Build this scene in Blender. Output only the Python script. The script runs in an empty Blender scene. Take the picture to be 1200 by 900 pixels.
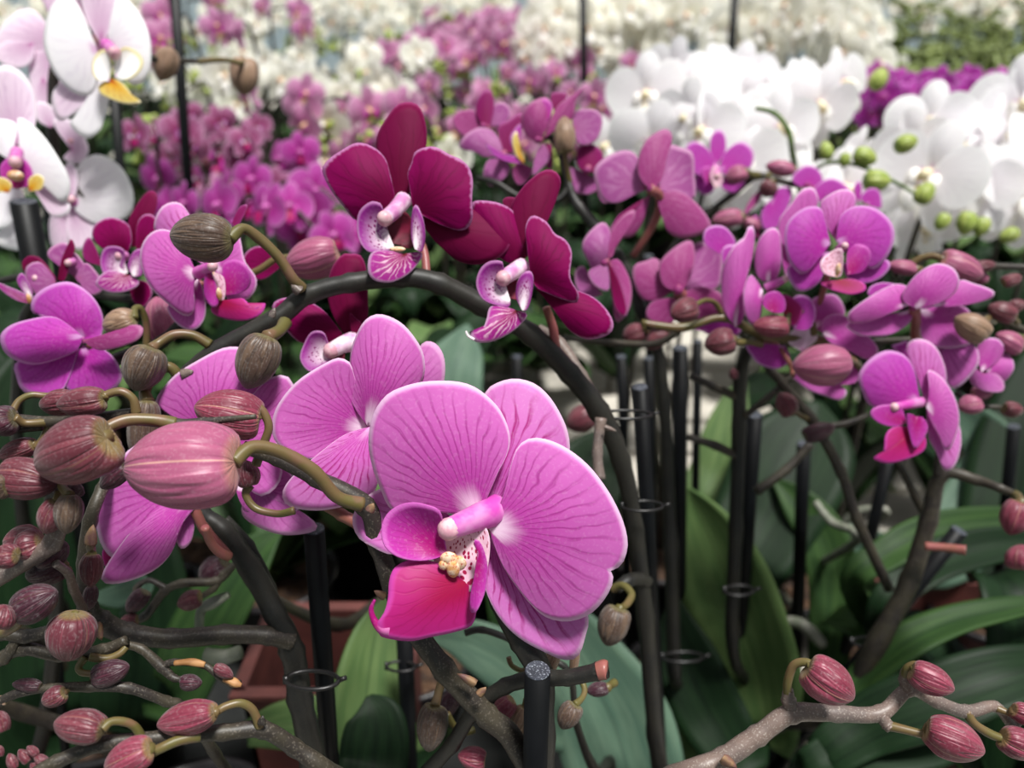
import bpy, bmesh, math, random
from mathutils import Vector, Matrix, noise as mnoise
S = bpy.context.scene
# ---------------------------------------------------------------- camera
FPX = 906.0
PITCH = math.radians(26.0)
CAM = Vector((0.0, 0.0, 1.45))
FW = Vector((0, math.cos(PITCH), -math.sin(PITCH)))
UP = Vector((0, math.sin(PITCH), math.cos(PITCH)))
RT = Vector((1, 0, 0))
cd = bpy.data.cameras.new('camera')
cam = bpy.data.objects.new('camera', cd)
S.collection.objects.link(cam)
cam.location = CAM
cam.rotation_euler = (math.pi / 2 - PITCH, 0, 0)
cd.sensor_width = 36.0
cd.lens = 36.0 * FPX / 1200.0
cd.clip_start = 0.01
cd.clip_end = 200
cd.dof.use_dof = True
cd.dof.focus_distance = 0.266
cd.dof.aperture_fstop = 7.5
S.camera = cam
# ---------------------------------------------------------------- light
W = bpy.data.worlds.new('greenhouse_sky')
S.world = W
W.use_nodes = True
wn = W.node_tree
wn.nodes.clear()
wo = wn.nodes.new('ShaderNodeOutputWorld')
wb = wn.nodes.new('ShaderNodeBackground')
wt = wn.nodes.new('ShaderNodeTexCoord')
ws = wn.nodes.new('ShaderNodeSeparateXYZ')
wr = wn.nodes.new('ShaderNodeValToRGB')
wn.links.new(wt.outputs['Generated'], ws.inputs[0])
wn.links.new(ws.outputs['Z'], wr.inputs[0])
wr.color_ramp.elements[0].position = 0.0
wr.color_ramp.elements[0].color = (0.30, 0.46, 0.56, 1)
wr.color_ramp.elements[1].position = 0.6
wr.color_ramp.elements[1].color = (1.0, 1.0, 1.0, 1)
wn.links.new(wr.outputs[0], wb.inputs[0])
wb.inputs[1].default_value = 0.44
wn.links.new(wb.outputs[0], wo.inputs[0])
sd = bpy.data.lights.new('sun', 'SUN')
sun = bpy.data.objects.new('sun', sd)
S.collection.objects.link(sun)
sun.location = (1, 1, 4)
SUNDIR = Vector((0.22, -0.22, 1.0)).normalized()
sun.rotation_euler = SUNDIR.to_track_quat('Z', 'Y').to_euler()
sd.energy = 5.6
sd.angle = math.radians(11)
sd.color = (1.0, 0.985, 0.95)
S.view_settings.view_transform = 'Standard'
S.view_settings.look = 'None'
S.view_settings.gamma = 1.0
S.view_settings.use_curve_mapping = False
S.view_settings.exposure = 0.38
S.cycles.max_bounces = 8
S.cycles.use_denoising = True
BZ = 0.85   # height of the bench top
RND = random.Random(7)
COL = S.collection


# ---------------------------------------------------------------- helpers
def P(px, py, d):
    return CAM + RT * ((px - 600.0) / FPX * d) + UP * (-(py - 450.0) / FPX * d) + FW * d


def R_(px, d):
    return px * d / FPX


def lin(c):
    m_ = min(max((min(c) - 170) / 60.0, 0.0), 1.0)
    k_ = 0.74 + 0.26 * m_
    return tuple(k_ * ((v / 255.0) / 12.92 if v <= 10 else ((v / 255.0 + 0.055) / 1.055) ** 2.4) for v in c) + (1.0,)


def link(o, parent=None):
    COL.objects.link(o)
    if parent is not None:
        o.parent = parent
        o.matrix_parent_inverse = parent.matrix_basis.inverted()
    return o


def mesh_obj(name, verts, faces, mats, parent=None, uvs=None, midx=None, smooth=True):
    me = bpy.data.meshes.new(name)
    me.from_pydata(verts, [], faces)
    if uvs:
        uvl = me.uv_layers.new(name='UVMap')
        for poly in me.polygons:
            for li in poly.loop_indices:
                uvl.data[li].uv = uvs[me.loops[li].vertex_index]
    if not isinstance(mats, (list, tuple)):
        mats = [mats]
    for m in mats:
        me.materials.append(m)
    if midx:
        for p_, k in zip(me.polygons, midx):
            p_.material_index = k
    if smooth:
        for p_ in me.polygons:
            p_.use_smooth = True
    me.update()
    return link(bpy.data.objects.new(name, me), parent)


def thing(name, label, cat, loc=(0, 0, 0), group=None):
    o = bpy.data.objects.new(name, None)
    COL.objects.link(o)
    o.location = loc
    o.empty_display_size = 0.02
    bpy.context.view_layer.update() if False else None
    o['label'] = label
    o['category'] = cat
    if group:
        o['group'] = group
    o.matrix_basis = Matrix.Translation(Vector(loc))
    return o


def tag(o, label, cat, group=None, kind=None):
    if label:
        o['label'] = label
    if cat:
        o['category'] = cat
    if group:
        o['group'] = group
    if kind:
        o['kind'] = kind
    return o


def catmull(pts, n, closed=False):
    """pts: list of tuples of any length; returns a smooth polyline"""
    m = len(pts)
    out = []
    segs = m if closed else m - 1
    for i in range(segs):
        if closed:
            a, b, c, d = pts[(i - 1) % m], pts[i], pts[(i + 1) % m], pts[(i + 2) % m]
        else:
            a, b, c, d = pts[max(i - 1, 0)], pts[i], pts[i + 1], pts[min(i + 2, m - 1)]
        for k in range(n):
            t = k / n
            out.append(tuple(0.5 * (2 * b[j] + (c[j] - a[j]) * t + (2 * a[j] - 5 * b[j] + 4 * c[j] - d[j]) * t * t
                                    + (3 * b[j] - a[j] - 3 * c[j] + d[j]) * t ** 3) for j in range(len(b))))
    if not closed:
        out.append(tuple(pts[-1]))
    return out


def resample(poly, n):
    """poly: list of 2-tuples, open; n+1 points evenly spaced by arc length"""
    L = [0.0]
    for a, b in zip(poly, poly[1:]):
        L.append(L[-1] + math.hypot(b[0] - a[0], b[1] - a[1]))
    out, j = [], 0
    for k in range(n + 1):
        t = L[-1] * k / n
        while j < len(L) - 2 and L[j + 1] < t:
            j += 1
        f = (t - L[j]) / max(L[j + 1] - L[j], 1e-9)
        out.append((poly[j][0] + (poly[j + 1][0] - poly[j][0]) * f, poly[j][1] + (poly[j + 1][1] - poly[j][1]) * f))
    return out


def petal_geo(base, outline, to3, dt=0.0, side=0.0, cup=0.0, bow=0.0, ruf=0.0, ns=36, nv=12, seed=0, curl=0.3):
    """a curved sheet that fans out from its base; to3(x, y, offset) places it; returns verts, faces, uvs"""
    pts = catmull([base] + list(outline) + [base], 6)
    pts = resample(pts, ns)
    cx = sum(p[0] for p in pts) / len(pts) - base[0]
    cy = sum(p[1] for p in pts) / len(pts) - base[1]
    l = math.hypot(cx, cy) or 1.0
    ax, ay = cx / l, cy / l
    A = max((p[0] - base[0]) * ax + (p[1] - base[1]) * ay for p in pts) or 1.0
    B = max(abs((p[0] - base[0]) * -ay + (p[1] - base[1]) * ax) for p in pts) or 1.0
    verts, uvs, faces = [to3(base[0], base[1], 0.0)], [(0.5, 0.0)], []
    pts = pts[1:-1]
    n = len(pts)
    for k in range(1, nv + 1):
        v = k / nv
        for i, p in enumerate(pts):
            dx, dy = p[0] - base[0], p[1] - base[1]
            r = math.hypot(dx, dy)
            c1x, c1y = ax * r * curl, ay * r * curl
            x = base[0] + 2 * v * (1 - v) * c1x + v * v * dx * (1) + 2 * v * (1 - v) * (dx - c1x) * 0.0
            y = base[1] + 2 * v * (1 - v) * c1y + v * v * dy
            # blend of the curved ray and a straight ray keeps an even spread
            x = 0.45 * x + 0.55 * (base[0] + v * dx)
            y = 0.45 * y + 0.55 * (base[1] + v * dy)
            a = ((x - base[0]) * ax + (y - base[1]) * ay) / A
            q = ((x - base[0]) * -ay + (y - base[1]) * ax) / B
            s = i / (n - 1)
            off = dt * a + side * q + cup * q * q + bow * math.sin(math.pi * min(max(a, 0), 1)) * (1 - 0.5 * q * q)
            off += ruf * v ** 3 * math.sin(s * 19 + seed * 1.7) * (0.6 + 0.4 * math.sin(s * 41 + seed))
            verts.append(to3(x, y, off))
            uvs.append((s, v))
    for i in range(n - 1):
        faces.append((0, 1 + i, 2 + i))
    for k in range(nv - 1):
        for i in range(n - 1):
            a0 = 1 + k * n + i
            faces.append((a0, a0 + n, a0 + n + 1, a0 + 1))
    return verts, faces, uvs


def pts2(s):
    return [tuple(float(q) for q in w.split(',')) for w in s.split()]


SEED = [0]


def T(parent, name, mat, s, d, dt=0, side=0, cup=0, bow=0, ruf=0.0, thick=0.45, label=None, ns=36, nv=12):
    """petal seen at pixel outline s (base first) at depth d metres; dt, side, cup, bow in millimetres"""
    SEED[0] += 1
    q = pts2(s)
    v, f, uv = petal_geo(q[0], q[1:], lambda x, y, o: P(x, y, d + o), dt / 1000, side / 1000, cup / 1000, bow / 1000,
                         ruf / 1000, ns, nv, SEED[0])
    o = mesh_obj(name, v, f, mat, parent, uv)
    m = o.modifiers.new('thickness', 'SOLIDIFY')
    m.thickness = thick / 1000
    m.offset = 0
    if label:
        o['label'] = label
    return o


def tube_geo(pts, rad, seg=10, caps=True, lump=0.0, seed=0):
    """tube along 3-D points with a radius each"""
    verts, faces, uvs = [], [], []
    n = len(pts)
    nrm = None
    L = 0.0
    for i in range(n):
        t = (pts[min(i + 1, n - 1)] - pts[max(i - 1, 0)])
        if t.length < 1e-9:
            t = Vector((0, 0, 1))
        t.normalize()
        if nrm is None:
            nrm = t.orthogonal().normalized()
        nrm = (nrm - t * nrm.dot(t))
        if nrm.length < 1e-6:
            nrm = t.orthogonal()
        nrm.normalize()
        b = t.cross(nrm)
        if i:
            L += (pts[i] - pts[i - 1]).length
        for k in range(seg):
            a = 2 * math.pi * k / seg
            r = rad[i]
            if lump:
                r *= 1 + lump * mnoise.noise(Vector((pts[i].x * 160 + math.cos(a), pts[i].y * 160 + math.sin(a), pts[i].z * 160 + seed)))
            verts.append(pts[i] + nrm * (math.cos(a) * r) + b * (math.sin(a) * r))
            uvs.append((k / seg, L * 40))
    for i in range(n - 1):
        for k in range(seg):
            a0, a1 = i * seg + k, i * seg + (k + 1) % seg
            faces.append((a0, a1, a1 + seg, a0 + seg))
    if caps:
        faces.append(tuple(range(seg - 1, -1, -1)))
        faces.append(tuple(range((n - 1) * seg, n * seg)))
    return verts, faces, uvs


def join_geo(geos):
    V, F, U, M = [], [], [], []
    for g in geos:
        v, f, u = g[:3]
        k = g[3] if len(g) > 3 else 0
        o = len(V)
        V += v
        U += u
        F += [tuple(i + o for i in q) for q in f]
        M += [k] * len(f)
    return V, F, U, M


def px_tube(pts, seg=10, n=6, lump=0.0, nodes=False):
    """pts: (px, py, depth, radius in px); smooth tube"""
    sm = catmull(pts, n)
    p3 = [P(a, b, c) for a, b, c, r in sm]
    rr = [R_(r, c) for a, b, c, r in sm]
    if nodes:
        for i in range(0, len(sm)):
            ph = (i % n) / n
            w = min(ph, 1 - ph)
            if 0 < i < len(sm) - 1:
                rr[i] *= 1 + 0.14 * max(0, 1 - w * 7)
    return tube_geo(p3, rr, seg, lump=lump, seed=SEED[0])


def tubes(parent, name, mat, *paths, n=6, seg=10, lump=0.08, nodes=False, label=None):
    geos = [px_tube(p, seg, n, lump, nodes) for p in paths]
    V, F, U, M = join_geo(geos)
    o = mesh_obj(name, V, F, mat, parent, U)
    if label:
        o['label'] = label
    return o


def path(s, d0, d1, r0, r1=None):
    """'x,y x,y' with depth and radius running linearly"""
    q = pts2(s)
    r1 = r0 if r1 is None else r1
    m = len(q) - 1
    return [(a[0], a[1], d0 + (d1 - d0) * i / m, r0 + (r1 - r0) * i / m) for i, a in enumerate(q)]


def proj(w):
    c = w - CAM
    d = c.dot(FW)
    return 600 + c.dot(RT) / d * FPX, 450 - c.dot(UP) / d * FPX, d


def to_pot(pts, wx, wy, r, z=None, bend=0.3):
    """carry a visible stem on, smoothly, down to its pot at (wx, wy)"""
    z = BZ + 0.10 if z is None else z
    a = P(*pts[-1][:3])
    b0 = P(*pts[-2][:3])
    t = (a - b0).normalized()
    e = Vector((wx, wy, z))
    L = (e - a).length
    out = list(pts)
    for k in (0.33, 0.66, 1.0):
        c1 = a + t * L * 0.4
        c2 = e + Vector((0, 0, 1)) * L * 0.4
        w = a * (1 - k) ** 3 + c1 * 3 * k * (1 - k) ** 2 + c2 * 3 * k * k * (1 - k) + e * k ** 3
        x, y, d = proj(w)
        if d > 0.05:
            out.append((x, y, d, r / d * FPX))
    return out
# ---------------------------------------------------------------- materials
def newmat(name):
    m = bpy.data.materials.new(name)
    m.use_nodes = True
    nt = m.node_tree
    nt.nodes.clear()
    out = nt.nodes.new('ShaderNodeOutputMaterial')
    return m, nt, out


class N:
    def __init__(s, nt):
        s.nt = nt

    def n(s, t, **k):
        o = s.nt.nodes.new(t)
        for a, b in k.items():
            setattr(o, a, b)
        return o

    def l(s, a, b):
        s.nt.links.new(a, b)

    def math(s, op, a, b=None, clamp=False):
        m = s.n('ShaderNodeMath', operation=op, use_clamp=clamp)
        for i, v in enumerate((a, b)):
            if v is None:
                continue
            if isinstance(v, (int, float)):
                m.inputs[i].default_value = v
            else:
                s.l(v, m.inputs[i])
        return m.outputs[0]

    def mr(s, v, a, b, c=0.0, d=1.0, smooth=True):
        m = s.n('ShaderNodeMapRange')
        m.interpolation_type = 'SMOOTHSTEP' if smooth else 'LINEAR'
        s.l(v, m.inputs[0])
        for i, q in enumerate((a, b, c, d)):
            m.inputs[i + 1].default_value = q
        return m.outputs[0]

    def mix(s, f, a, b, mode='MIX'):
        m = s.n('ShaderNodeMix', data_type='RGBA', blend_type=mode)
        if isinstance(f, (int, float)):
            m.inputs[0].default_value = f
        else:
            s.l(f, m.inputs[0])
        for i, v in ((6, a), (7, b)):
            if isinstance(v, tuple):
                m.inputs[i].default_value = v
            else:
                s.l(v, m.inputs[i])
        return m.outputs[2]

    def noise(s, vec, scale, detail=2.0, rough=0.5, dist=0.0):
        t = s.n('ShaderNodeTexNoise')
        if vec is not None:
            s.l(vec, t.inputs['Vector'])
        t.inputs['Scale'].default_value = scale
        t.inputs['Detail'].default_value = detail
        t.inputs['Roughness'].default_value = rough
        t.inputs['Distortion'].default_value = dist
        return t.outputs['Fac']

    def comb(s, x, y, z):
        c = s.n('ShaderNodeCombineXYZ')
        for i, v in enumerate((x, y, z)):
            if isinstance(v, (int, float)):
                c.inputs[i].default_value = v
            else:
                s.l(v, c.inputs[i])
        return c.outputs[0]


def surface(h, nt, out, col, rough=0.5, transl=0.0, tcol=None, bump=None, bstr=0.2, bdist=0.0004, spec=0.4, sheen=0.0):
    pb = h.n('ShaderNodeBsdfPrincipled')
    if isinstance(col, tuple):
        pb.inputs['Base Color'].default_value = col
    else:
        h.l(col, pb.inputs['Base Color'])
    if isinstance(rough, (int, float)):
        pb.inputs['Roughness'].default_value = rough
    else:
        h.l(rough, pb.inputs['Roughness'])
    pb.inputs['Specular IOR Level'].default_value = spec
    if sheen:
        pb.inputs['Sheen Weight'].default_value = sheen
    bo = None
    if bump is not None:
        b = h.n('ShaderNodeBump')
        b.inputs['Strength'].default_value = bstr
        b.inputs['Distance'].default_value = bdist
        h.l(bump, b.inputs['Height'])
        bo = b.outputs[0]
        h.l(bo, pb.inputs['Normal'])
    if transl:
        tr = h.n('ShaderNodeBsdfTranslucent')
        c = tcol if tcol is not None else col
        if isinstance(c, tuple):
            tr.inputs[0].default_value = c
        else:
            h.l(c, tr.inputs[0])
        mx = h.n('ShaderNodeMixShader')
        mx.inputs[0].default_value = transl
        h.l(pb.outputs[0], mx.inputs[1])
        h.l(tr.outputs[0], mx.inputs[2])
        h.l(mx.outputs[0], out.inputs[0])
    else:
        h.l(pb.outputs[0], out.inputs[0])


def petalmat(name, mid, outer, vein, edge, heart, ew=0.05, hw=0.3, vs=0.6, freq=26, transl=0.4, rag=0.0, spots=None, spotr=(0.1, 0.9), rough=0.5, speck=0.05, spec=0.25):
    m, nt, out = newmat(name)
    h = N(nt)
    uv = h.n('ShaderNodeUVMap')
    sp = h.n('ShaderNodeSeparateXYZ')
    h.l(uv.outputs[0], sp.inputs[0])
    s, v = sp.outputs[0], sp.outputs[1]
    oi = h.n('ShaderNodeObjectInfo').outputs['Random']
    rz = h.math('MULTIPLY', oi, 37.0)
    c = h.mix(h.mr(v, 0.25, 0.95), lin(mid), lin(outer))
    # blotchy variation
    tc = h.n('ShaderNodeTexCoord').outputs['Object']
    # veins: fine lines that run from the base to the margin and fork half way
    vec = h.comb(h.math('MULTIPLY', s, 9.0), h.math('MULTIPLY', v, 2.0), rz)
    w0 = h.noise(h.comb(h.math('MULTIPLY', s, 7.0), h.math('MULTIPLY', v, 2.6), rz), 1.0, 2.0, 0.55)
    ph = h.math('ADD', h.math('MULTIPLY', s, freq), h.math('MULTIPLY', w0, 1.9))
    l1 = h.math('ABSOLUTE', h.math('SUBTRACT', h.math('FRACT', ph), 0.5))
    l2 = h.math('ABSOLUTE', h.math('SUBTRACT', h.math('FRACT', h.math('ADD', ph, h.math('ADD', 0.5, h.math('MULTIPLY', w0, 0.8)))), 0.5))
    vn = h.mr(l1, 0.0, 0.17, 1.0, 0.0)
    vn2 = h.math('MULTIPLY', h.mr(l2, 0.0, 0.14, 0.75, 0.0), h.mr(v, 0.3, 0.6))
    brk = h.noise(h.comb(h.math('MULTIPLY', s, 30.0), h.math('MULTIPLY', v, 6.0), rz), 1.0, 1.0)
    fade = h.math('MULTIPLY', h.mr(v, 0.04, 0.25), h.mr(v, 0.75, 0.97, 1.0, 0.15))
    fade = h.math('MULTIPLY', fade, h.mr(brk, 0.25, 0.6, 0.45, 1.0))
    vv = h.math('MULTIPLY', h.math('MULTIPLY', h.math('MAXIMUM', vn, vn2), fade), vs)
    c = h.mix(vv, c, lin(vein))
    # pale sparkle of the cells
    sn = h.noise(tc, 900.0, 1.0, 0.5)
    c = h.mix(h.mr(sn, 0.5, 0.75, 0.0, speck), c, (1, 1, 1, 1))
    hn = h.noise(vec, 1.5, 1.0)
    c = h.mix(h.mr(h.math('ADD', v, h.math('MULTIPLY', h.math('SUBTRACT', hn, 0.5), 0.12)), hw * 0.25, hw, 1.0, 0.0), c, lin(heart))
    en = h.noise(h.comb(h.math('MULTIPLY', s, 60.0), h.math('MULTIPLY', v, 3.0), rz), 1.0, 2.0)
    ev = h.math('ADD', v, h.math('MULTIPLY', h.math('SUBTRACT', en, 0.5), rag))
    c = h.mix(h.mr(ev, 1.0 - ew * 1.8, 1.0 - ew * 0.3, 0.0, 0.75), c, lin(edge))
    if spots:
        vo = h.n('ShaderNodeTexVoronoi')
        h.l(h.comb(h.math('MULTIPLY', s, 16.0), h.math('MULTIPLY', v, 9.0), rz), vo.inputs['Vector'])
        vo.inputs['Scale'].default_value = 1.3
        sm = h.mr(vo.outputs['Distance'], 0.28, 0.4, 1.0, 0.0)
        sm = h.math('MULTIPLY', sm, h.mr(v, spotr[0], spotr[0] + 0.15))
        sm = h.math('MULTIPLY', sm, h.mr(v, spotr[1] - 0.1, spotr[1], 1.0, 0.0))
        c = h.mix(sm, c, lin(spots))
    bp = h.math('ADD', h.math('MULTIPLY', vn, -0.6), h.math('MULTIPLY', h.noise(tc, 300.0, 2.0), 0.5))
    surface(h, nt, out, c, rough, transl, None, bp, 0.2, 0.0003, spec=spec)
    return m


M = {}
M['pink'] = petalmat('pink_petal', (222, 82, 196), (232, 120, 212), (174, 26, 142), (250, 222, 248), (252, 226, 246), vs=0.7, ew=0.022, hw=0.34, freq=28)
M['pinkstripe'] = petalmat('striped_sepal', (232, 108, 212), (238, 140, 222), (190, 24, 140), (250, 220, 244), (244, 176, 232), vs=1.0, ew=0.022, freq=19, hw=0.22)
M['pinkback'] = petalmat('pink_petal_underside', (218, 104, 200), (226, 130, 208), (176, 54, 152), (240, 196, 230), (206, 100, 170), vs=0.5, hw=0.2, freq=14)
M['mauve'] = petalmat('mauve_petal', (180, 62, 140), (194, 80, 156), (226, 140, 200), (222, 150, 196), (204, 112, 150), vs=0.35, hw=0.2, freq=10)
M['mauvedark'] = petalmat('deep_mauve_petal', (160, 20, 104), (170, 36, 122), (124, 10, 84), (204, 110, 180), (160, 40, 110), vs=0.35, hw=0.15, freq=10, speck=0.0)
M['mauvelight'] = petalmat('pale_mauve_petal', (200, 108, 178), (196, 96, 176), (238, 180, 226), (236, 180, 220), (206, 110, 160), vs=0.4, hw=0.2, freq=9)
M['violet'] = petalmat('violet_pink_petal', (216, 58, 194), (214, 78, 202), (168, 20, 144), (246, 190, 246), (242, 180, 240), vs=0.5, ew=0.04, hw=0.28, freq=16)
M['magfar'] = petalmat('vivid_magenta_petal', (204, 50, 170), (214, 92, 192), (166, 20, 134), (236, 170, 224), (232, 150, 210), vs=0.4, hw=0.28, freq=12)
M['specfar'] = petalmat('speckled_mauve_petal', (176, 70, 128), (204, 130, 176), (140, 20, 84), (232, 190, 216), (150, 20, 80), vs=0.8, hw=0.3, freq=9)
M['dark'] = petalmat('wine_red_petal', (122, 0, 66), (148, 2, 92), (84, 0, 44), (232, 160, 220), (170, 30, 100), ew=0.025, hw=0.08, vs=0.4, rag=0.06, transl=0.3, speck=0.0, rough=0.6, freq=14, spec=0.1)
M['darksepal'] = petalmat('wine_red_sepal', (116, 4, 58), (128, 12, 72), (88, 0, 42), (180, 70, 130), (170, 50, 90), ew=0.015, hw=0.08, vs=0.3, transl=0.3, speck=0.0, rough=0.6, freq=10, spec=0.1)
M['darklobe'] = petalmat('spotted_lip_lobe', (244, 226, 236), (170, 40, 160), (200, 120, 190), (226, 160, 216), (250, 240, 244), ew=0.04, hw=0.45, vs=0.3, spots=(150, 20, 120), spotr=(0.35, 0.85), transl=0.3)
M['darkmid'] = petalmat('mottled_lip', (160, 20, 110), (176, 40, 150), (240, 200, 220), (230, 190, 226), (120, 30, 40), ew=0.05, hw=0.25, vs=0.85, freq=14, transl=0.25)
M['lip'] = petalmat('magenta_lip', (176, 12, 78), (198, 34, 132), (150, 0, 70), (232, 90, 200), (176, 20, 70), ew=0.05, hw=0.2, vs=0.3, transl=0.3, speck=0.0, freq=16)
M['lobe'] = petalmat('magenta_lip_lobe', (192, 20, 130), (204, 60, 178), (150, 0, 100), (226, 120, 210), (226, 120, 190), ew=0.05, hw=0.2, vs=0.35, transl=0.3, speck=0.05)
M['callus'] = petalmat('speckled_throat', (248, 214, 226), (240, 190, 214), (230, 150, 180), (240, 200, 220), (246, 200, 120), hw=0.2, vs=0.2, spots=(176, 20, 80), spotr=(0.12, 1.0), transl=0.2)
M['white'] = petalmat('white_petal', (246, 242, 246), (250, 248, 250), (222, 208, 226), (255, 255, 255), (240, 200, 232), vs=0.25, hw=0.25, freq=14, transl=0.5, speck=0.0)
M['blush'] = petalmat('blush_white_petal', (234, 200, 226), (244, 226, 240), (206, 150, 204), (252, 248, 252), (226, 150, 206), vs=0.35, hw=0.3, freq=14, transl=0.45, speck=0.0)
M['cream'] = petalmat('cream_petal', (240, 238, 222), (248, 246, 236), (214, 214, 190), (255, 255, 250), (236, 226, 140), vs=0.2, hw=0.2, freq=12, transl=0.5, speck=0.0)
M['yellow'] = petalmat('yellow_lip', (240, 180, 20), (246, 220, 120), (190, 70, 20), (252, 244, 220), (200, 70, 30), hw=0.4, vs=0.5, freq=10, transl=0.3)
M['wlobe2'] = petalmat('plain_white_lobe', (250, 248, 246), (252, 250, 246), (230, 210, 220), (250, 246, 230), (244, 214, 120), ew=0.04, hw=0.4, vs=0.1, transl=0.4, speck=0.0)
M['wlobe'] = petalmat('white_lip_lobe', (250, 248, 250), (252, 250, 246), (230, 210, 220), (244, 226, 130), (240, 200, 226), ew=0.08, hw=0.2, vs=0.1, transl=0.4, speck=0.0)


def plainmat(name, c1, c2, scale=120.0, rough=0.5, bstr=0.3, bdist=0.0006, transl=0.0, spec=0.4, c3=None, scale3=900.0, detail=3.0, amt3=0.5):
    m, nt, out = newmat(name)
    h = N(nt)
    tc = h.n('ShaderNodeTexCoord').outputs['Object']
    nz = h.noise(tc, scale, detail, 0.55)
    c = h.mix(h.mr(nz, 0.35, 0.65), lin(c1), lin(c2))
    if c3:
        n3 = h.noise(tc, scale3, 1.0)
        c = h.mix(h.mr(n3, 0.56, 0.7, 0.0, amt3), c, lin(c3))
    surface(h, nt, out, c, rough, transl, None, nz, bstr, bdist, spec)
    return m


M['column'] = plainmat('flower_column', (232, 84, 200), (244, 160, 224), 110, 0.45, transl=0.3)
M['columnpale'] = plainmat('pale_flower_column', (236, 150, 214), (250, 226, 240), 110, 0.45, transl=0.3)
M['anther'] = plainmat('anther_cap', (240, 200, 206), (236, 170, 190), 300, 0.4, transl=0.2)
M['throat'] = plainmat('dark_throat', (84, 0, 30), (120, 8, 50), 200, 0.5)
M['gold'] = plainmat('yellow_callus', (230, 164, 96), (242, 214, 186), 420, 0.5, c3=(196, 60, 60), scale3=1300.0, amt3=0.8)
M['stem'] = plainmat('flower_stem_skin', (46, 40, 37), (64, 58, 46), 70, 0.5, c3=(112, 104, 94), scale3=1300.0, amt3=0.55)
M['stemgrey'] = plainmat('grey_stem_skin', (104, 92, 88), (122, 104, 96), 70, 0.45, c3=(170, 160, 150), scale3=1500.0, amt3=0.6)
M['stemdark'] = plainmat('dark_stem_skin', (28, 27, 26), (40, 38, 32), 60, 0.5, c3=(64, 60, 54), scale3=1300.0, amt3=0.4)
M['stalk'] = plainmat('bud_stalk_skin', (98, 92, 48), (110, 90, 58), 90, 0.4, c3=(128, 88, 76), scale3=120.0)
M['stalkgreen'] = plainmat('green_stalk_skin', (84, 112, 48), (106, 128, 62), 90, 0.5)
M['stalkpink'] = plainmat('pink_stalk_skin', (168, 96, 96), (150, 96, 80), 90, 0.4, transl=0.1)
M['bract'] = plainmat('papery_bract', (120, 84, 80), (150, 118, 84), 260, 0.6, transl=0.1)
M['stake'] = plainmat('black_plastic_stake', (6, 7, 9), (11, 12, 15), 60, 0.45, bstr=0.1, spec=0.2)
M['staketop'] = plainmat('cut_stake_end', (40, 44, 52), (58, 62, 72), 300, 0.6, c3=(150, 156, 166), scale3=1700.0, amt3=0.8)
M['clip'] = plainmat('black_clip', (20, 19, 20), (30, 28, 28), 60, 0.35, bstr=0.1)
M['pot'] = plainmat('dark_plastic_pot', (30, 28, 30), (44, 40, 42), 30, 0.35, bstr=0.1)
M['terra'] = plainmat('brick_red_tray', (92, 50, 46), (110, 60, 54), 40, 0.6)
M['bark'] = plainmat('bark_chips', (52, 36, 26), (92, 66, 46), 110, 0.8, bstr=1.0, bdist=0.006)
M['root'] = plainmat('aerial_root', (150, 150, 138), (116, 122, 104), 90, 0.6)
M['bench'] = plainmat('pale_bench_top', (190, 184, 172), (206, 200, 188), 12, 0.55)
M['mat'] = plainmat('black_shade_mat', (22, 24, 24), (34, 36, 34), 40, 0.9)  # near-black of the added mat that stands in for shade on the bench
M['metal'] = plainmat('galvanised_leg', (140, 142, 144), (158, 160, 162), 30, 0.4)
M['floor'] = plainmat('concrete_floor', (150, 146, 138), (170, 166, 156), 3, 0.8)
M['wall'] = plainmat('greenhouse_wall', (196, 212, 218), (210, 222, 226), 2, 0.5, transl=0.5)
M['dry'] = plainmat('dry_brown_tip', (150, 104, 60), (188, 140, 92), 200, 0.6)


def leafmat(name, c1, c2, rib):
    m, nt, out = newmat(name)
    h = N(nt)
    uv = h.n('ShaderNodeUVMap')
    sp = h.n('ShaderNodeSeparateXYZ')
    h.l(uv.outputs[0], sp.inputs[0])
    tc = h.n('ShaderNodeTexCoord').outputs['Object']
    oi = h.n('ShaderNodeObjectInfo').outputs['Random']
    nz = h.noise(h.comb(h.math('MULTIPLY', sp.outputs[0], 9.0), h.math('MULTIPLY', sp.outputs[1], 1.5), h.math('MULTIPLY', oi, 20.0)), 1.0, 3.0)
    c = h.mix(h.mr(nz, 0.3, 0.7), lin(c1), lin(c2))
    ln = h.noise(h.comb(h.math('MULTIPLY', sp.outputs[0], 70.0), h.math('MULTIPLY', sp.outputs[1], 1.0), oi), 1.0, 1.0)
    c = h.mix(h.mr(ln, 0.4, 0.7, 0.0, 0.25), c, lin(rib))
    r = h.math('ABSOLUTE', h.math('SUBTRACT', sp.outputs[0], 0.5))
    c = h.mix(h.mr(r, 0.0, 0.02, 0.5, 0.0), c, lin(tuple(int(q * 0.6) for q in c1)))
    surface(h, nt, out, c, 0.5, 0.12, None, h.math('ADD', ln, h.math('MULTIPLY', nz, 2.0)), 0.15, 0.0008, spec=0.14)
    return m


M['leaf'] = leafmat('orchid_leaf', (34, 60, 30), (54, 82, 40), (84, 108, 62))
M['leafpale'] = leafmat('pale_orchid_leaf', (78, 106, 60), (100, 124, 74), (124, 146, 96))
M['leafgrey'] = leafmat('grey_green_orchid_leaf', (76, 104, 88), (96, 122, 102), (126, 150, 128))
M['leafdark'] = leafmat('dark_orchid_leaf', (16, 34, 18), (26, 48, 26), (46, 70, 42))


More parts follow.
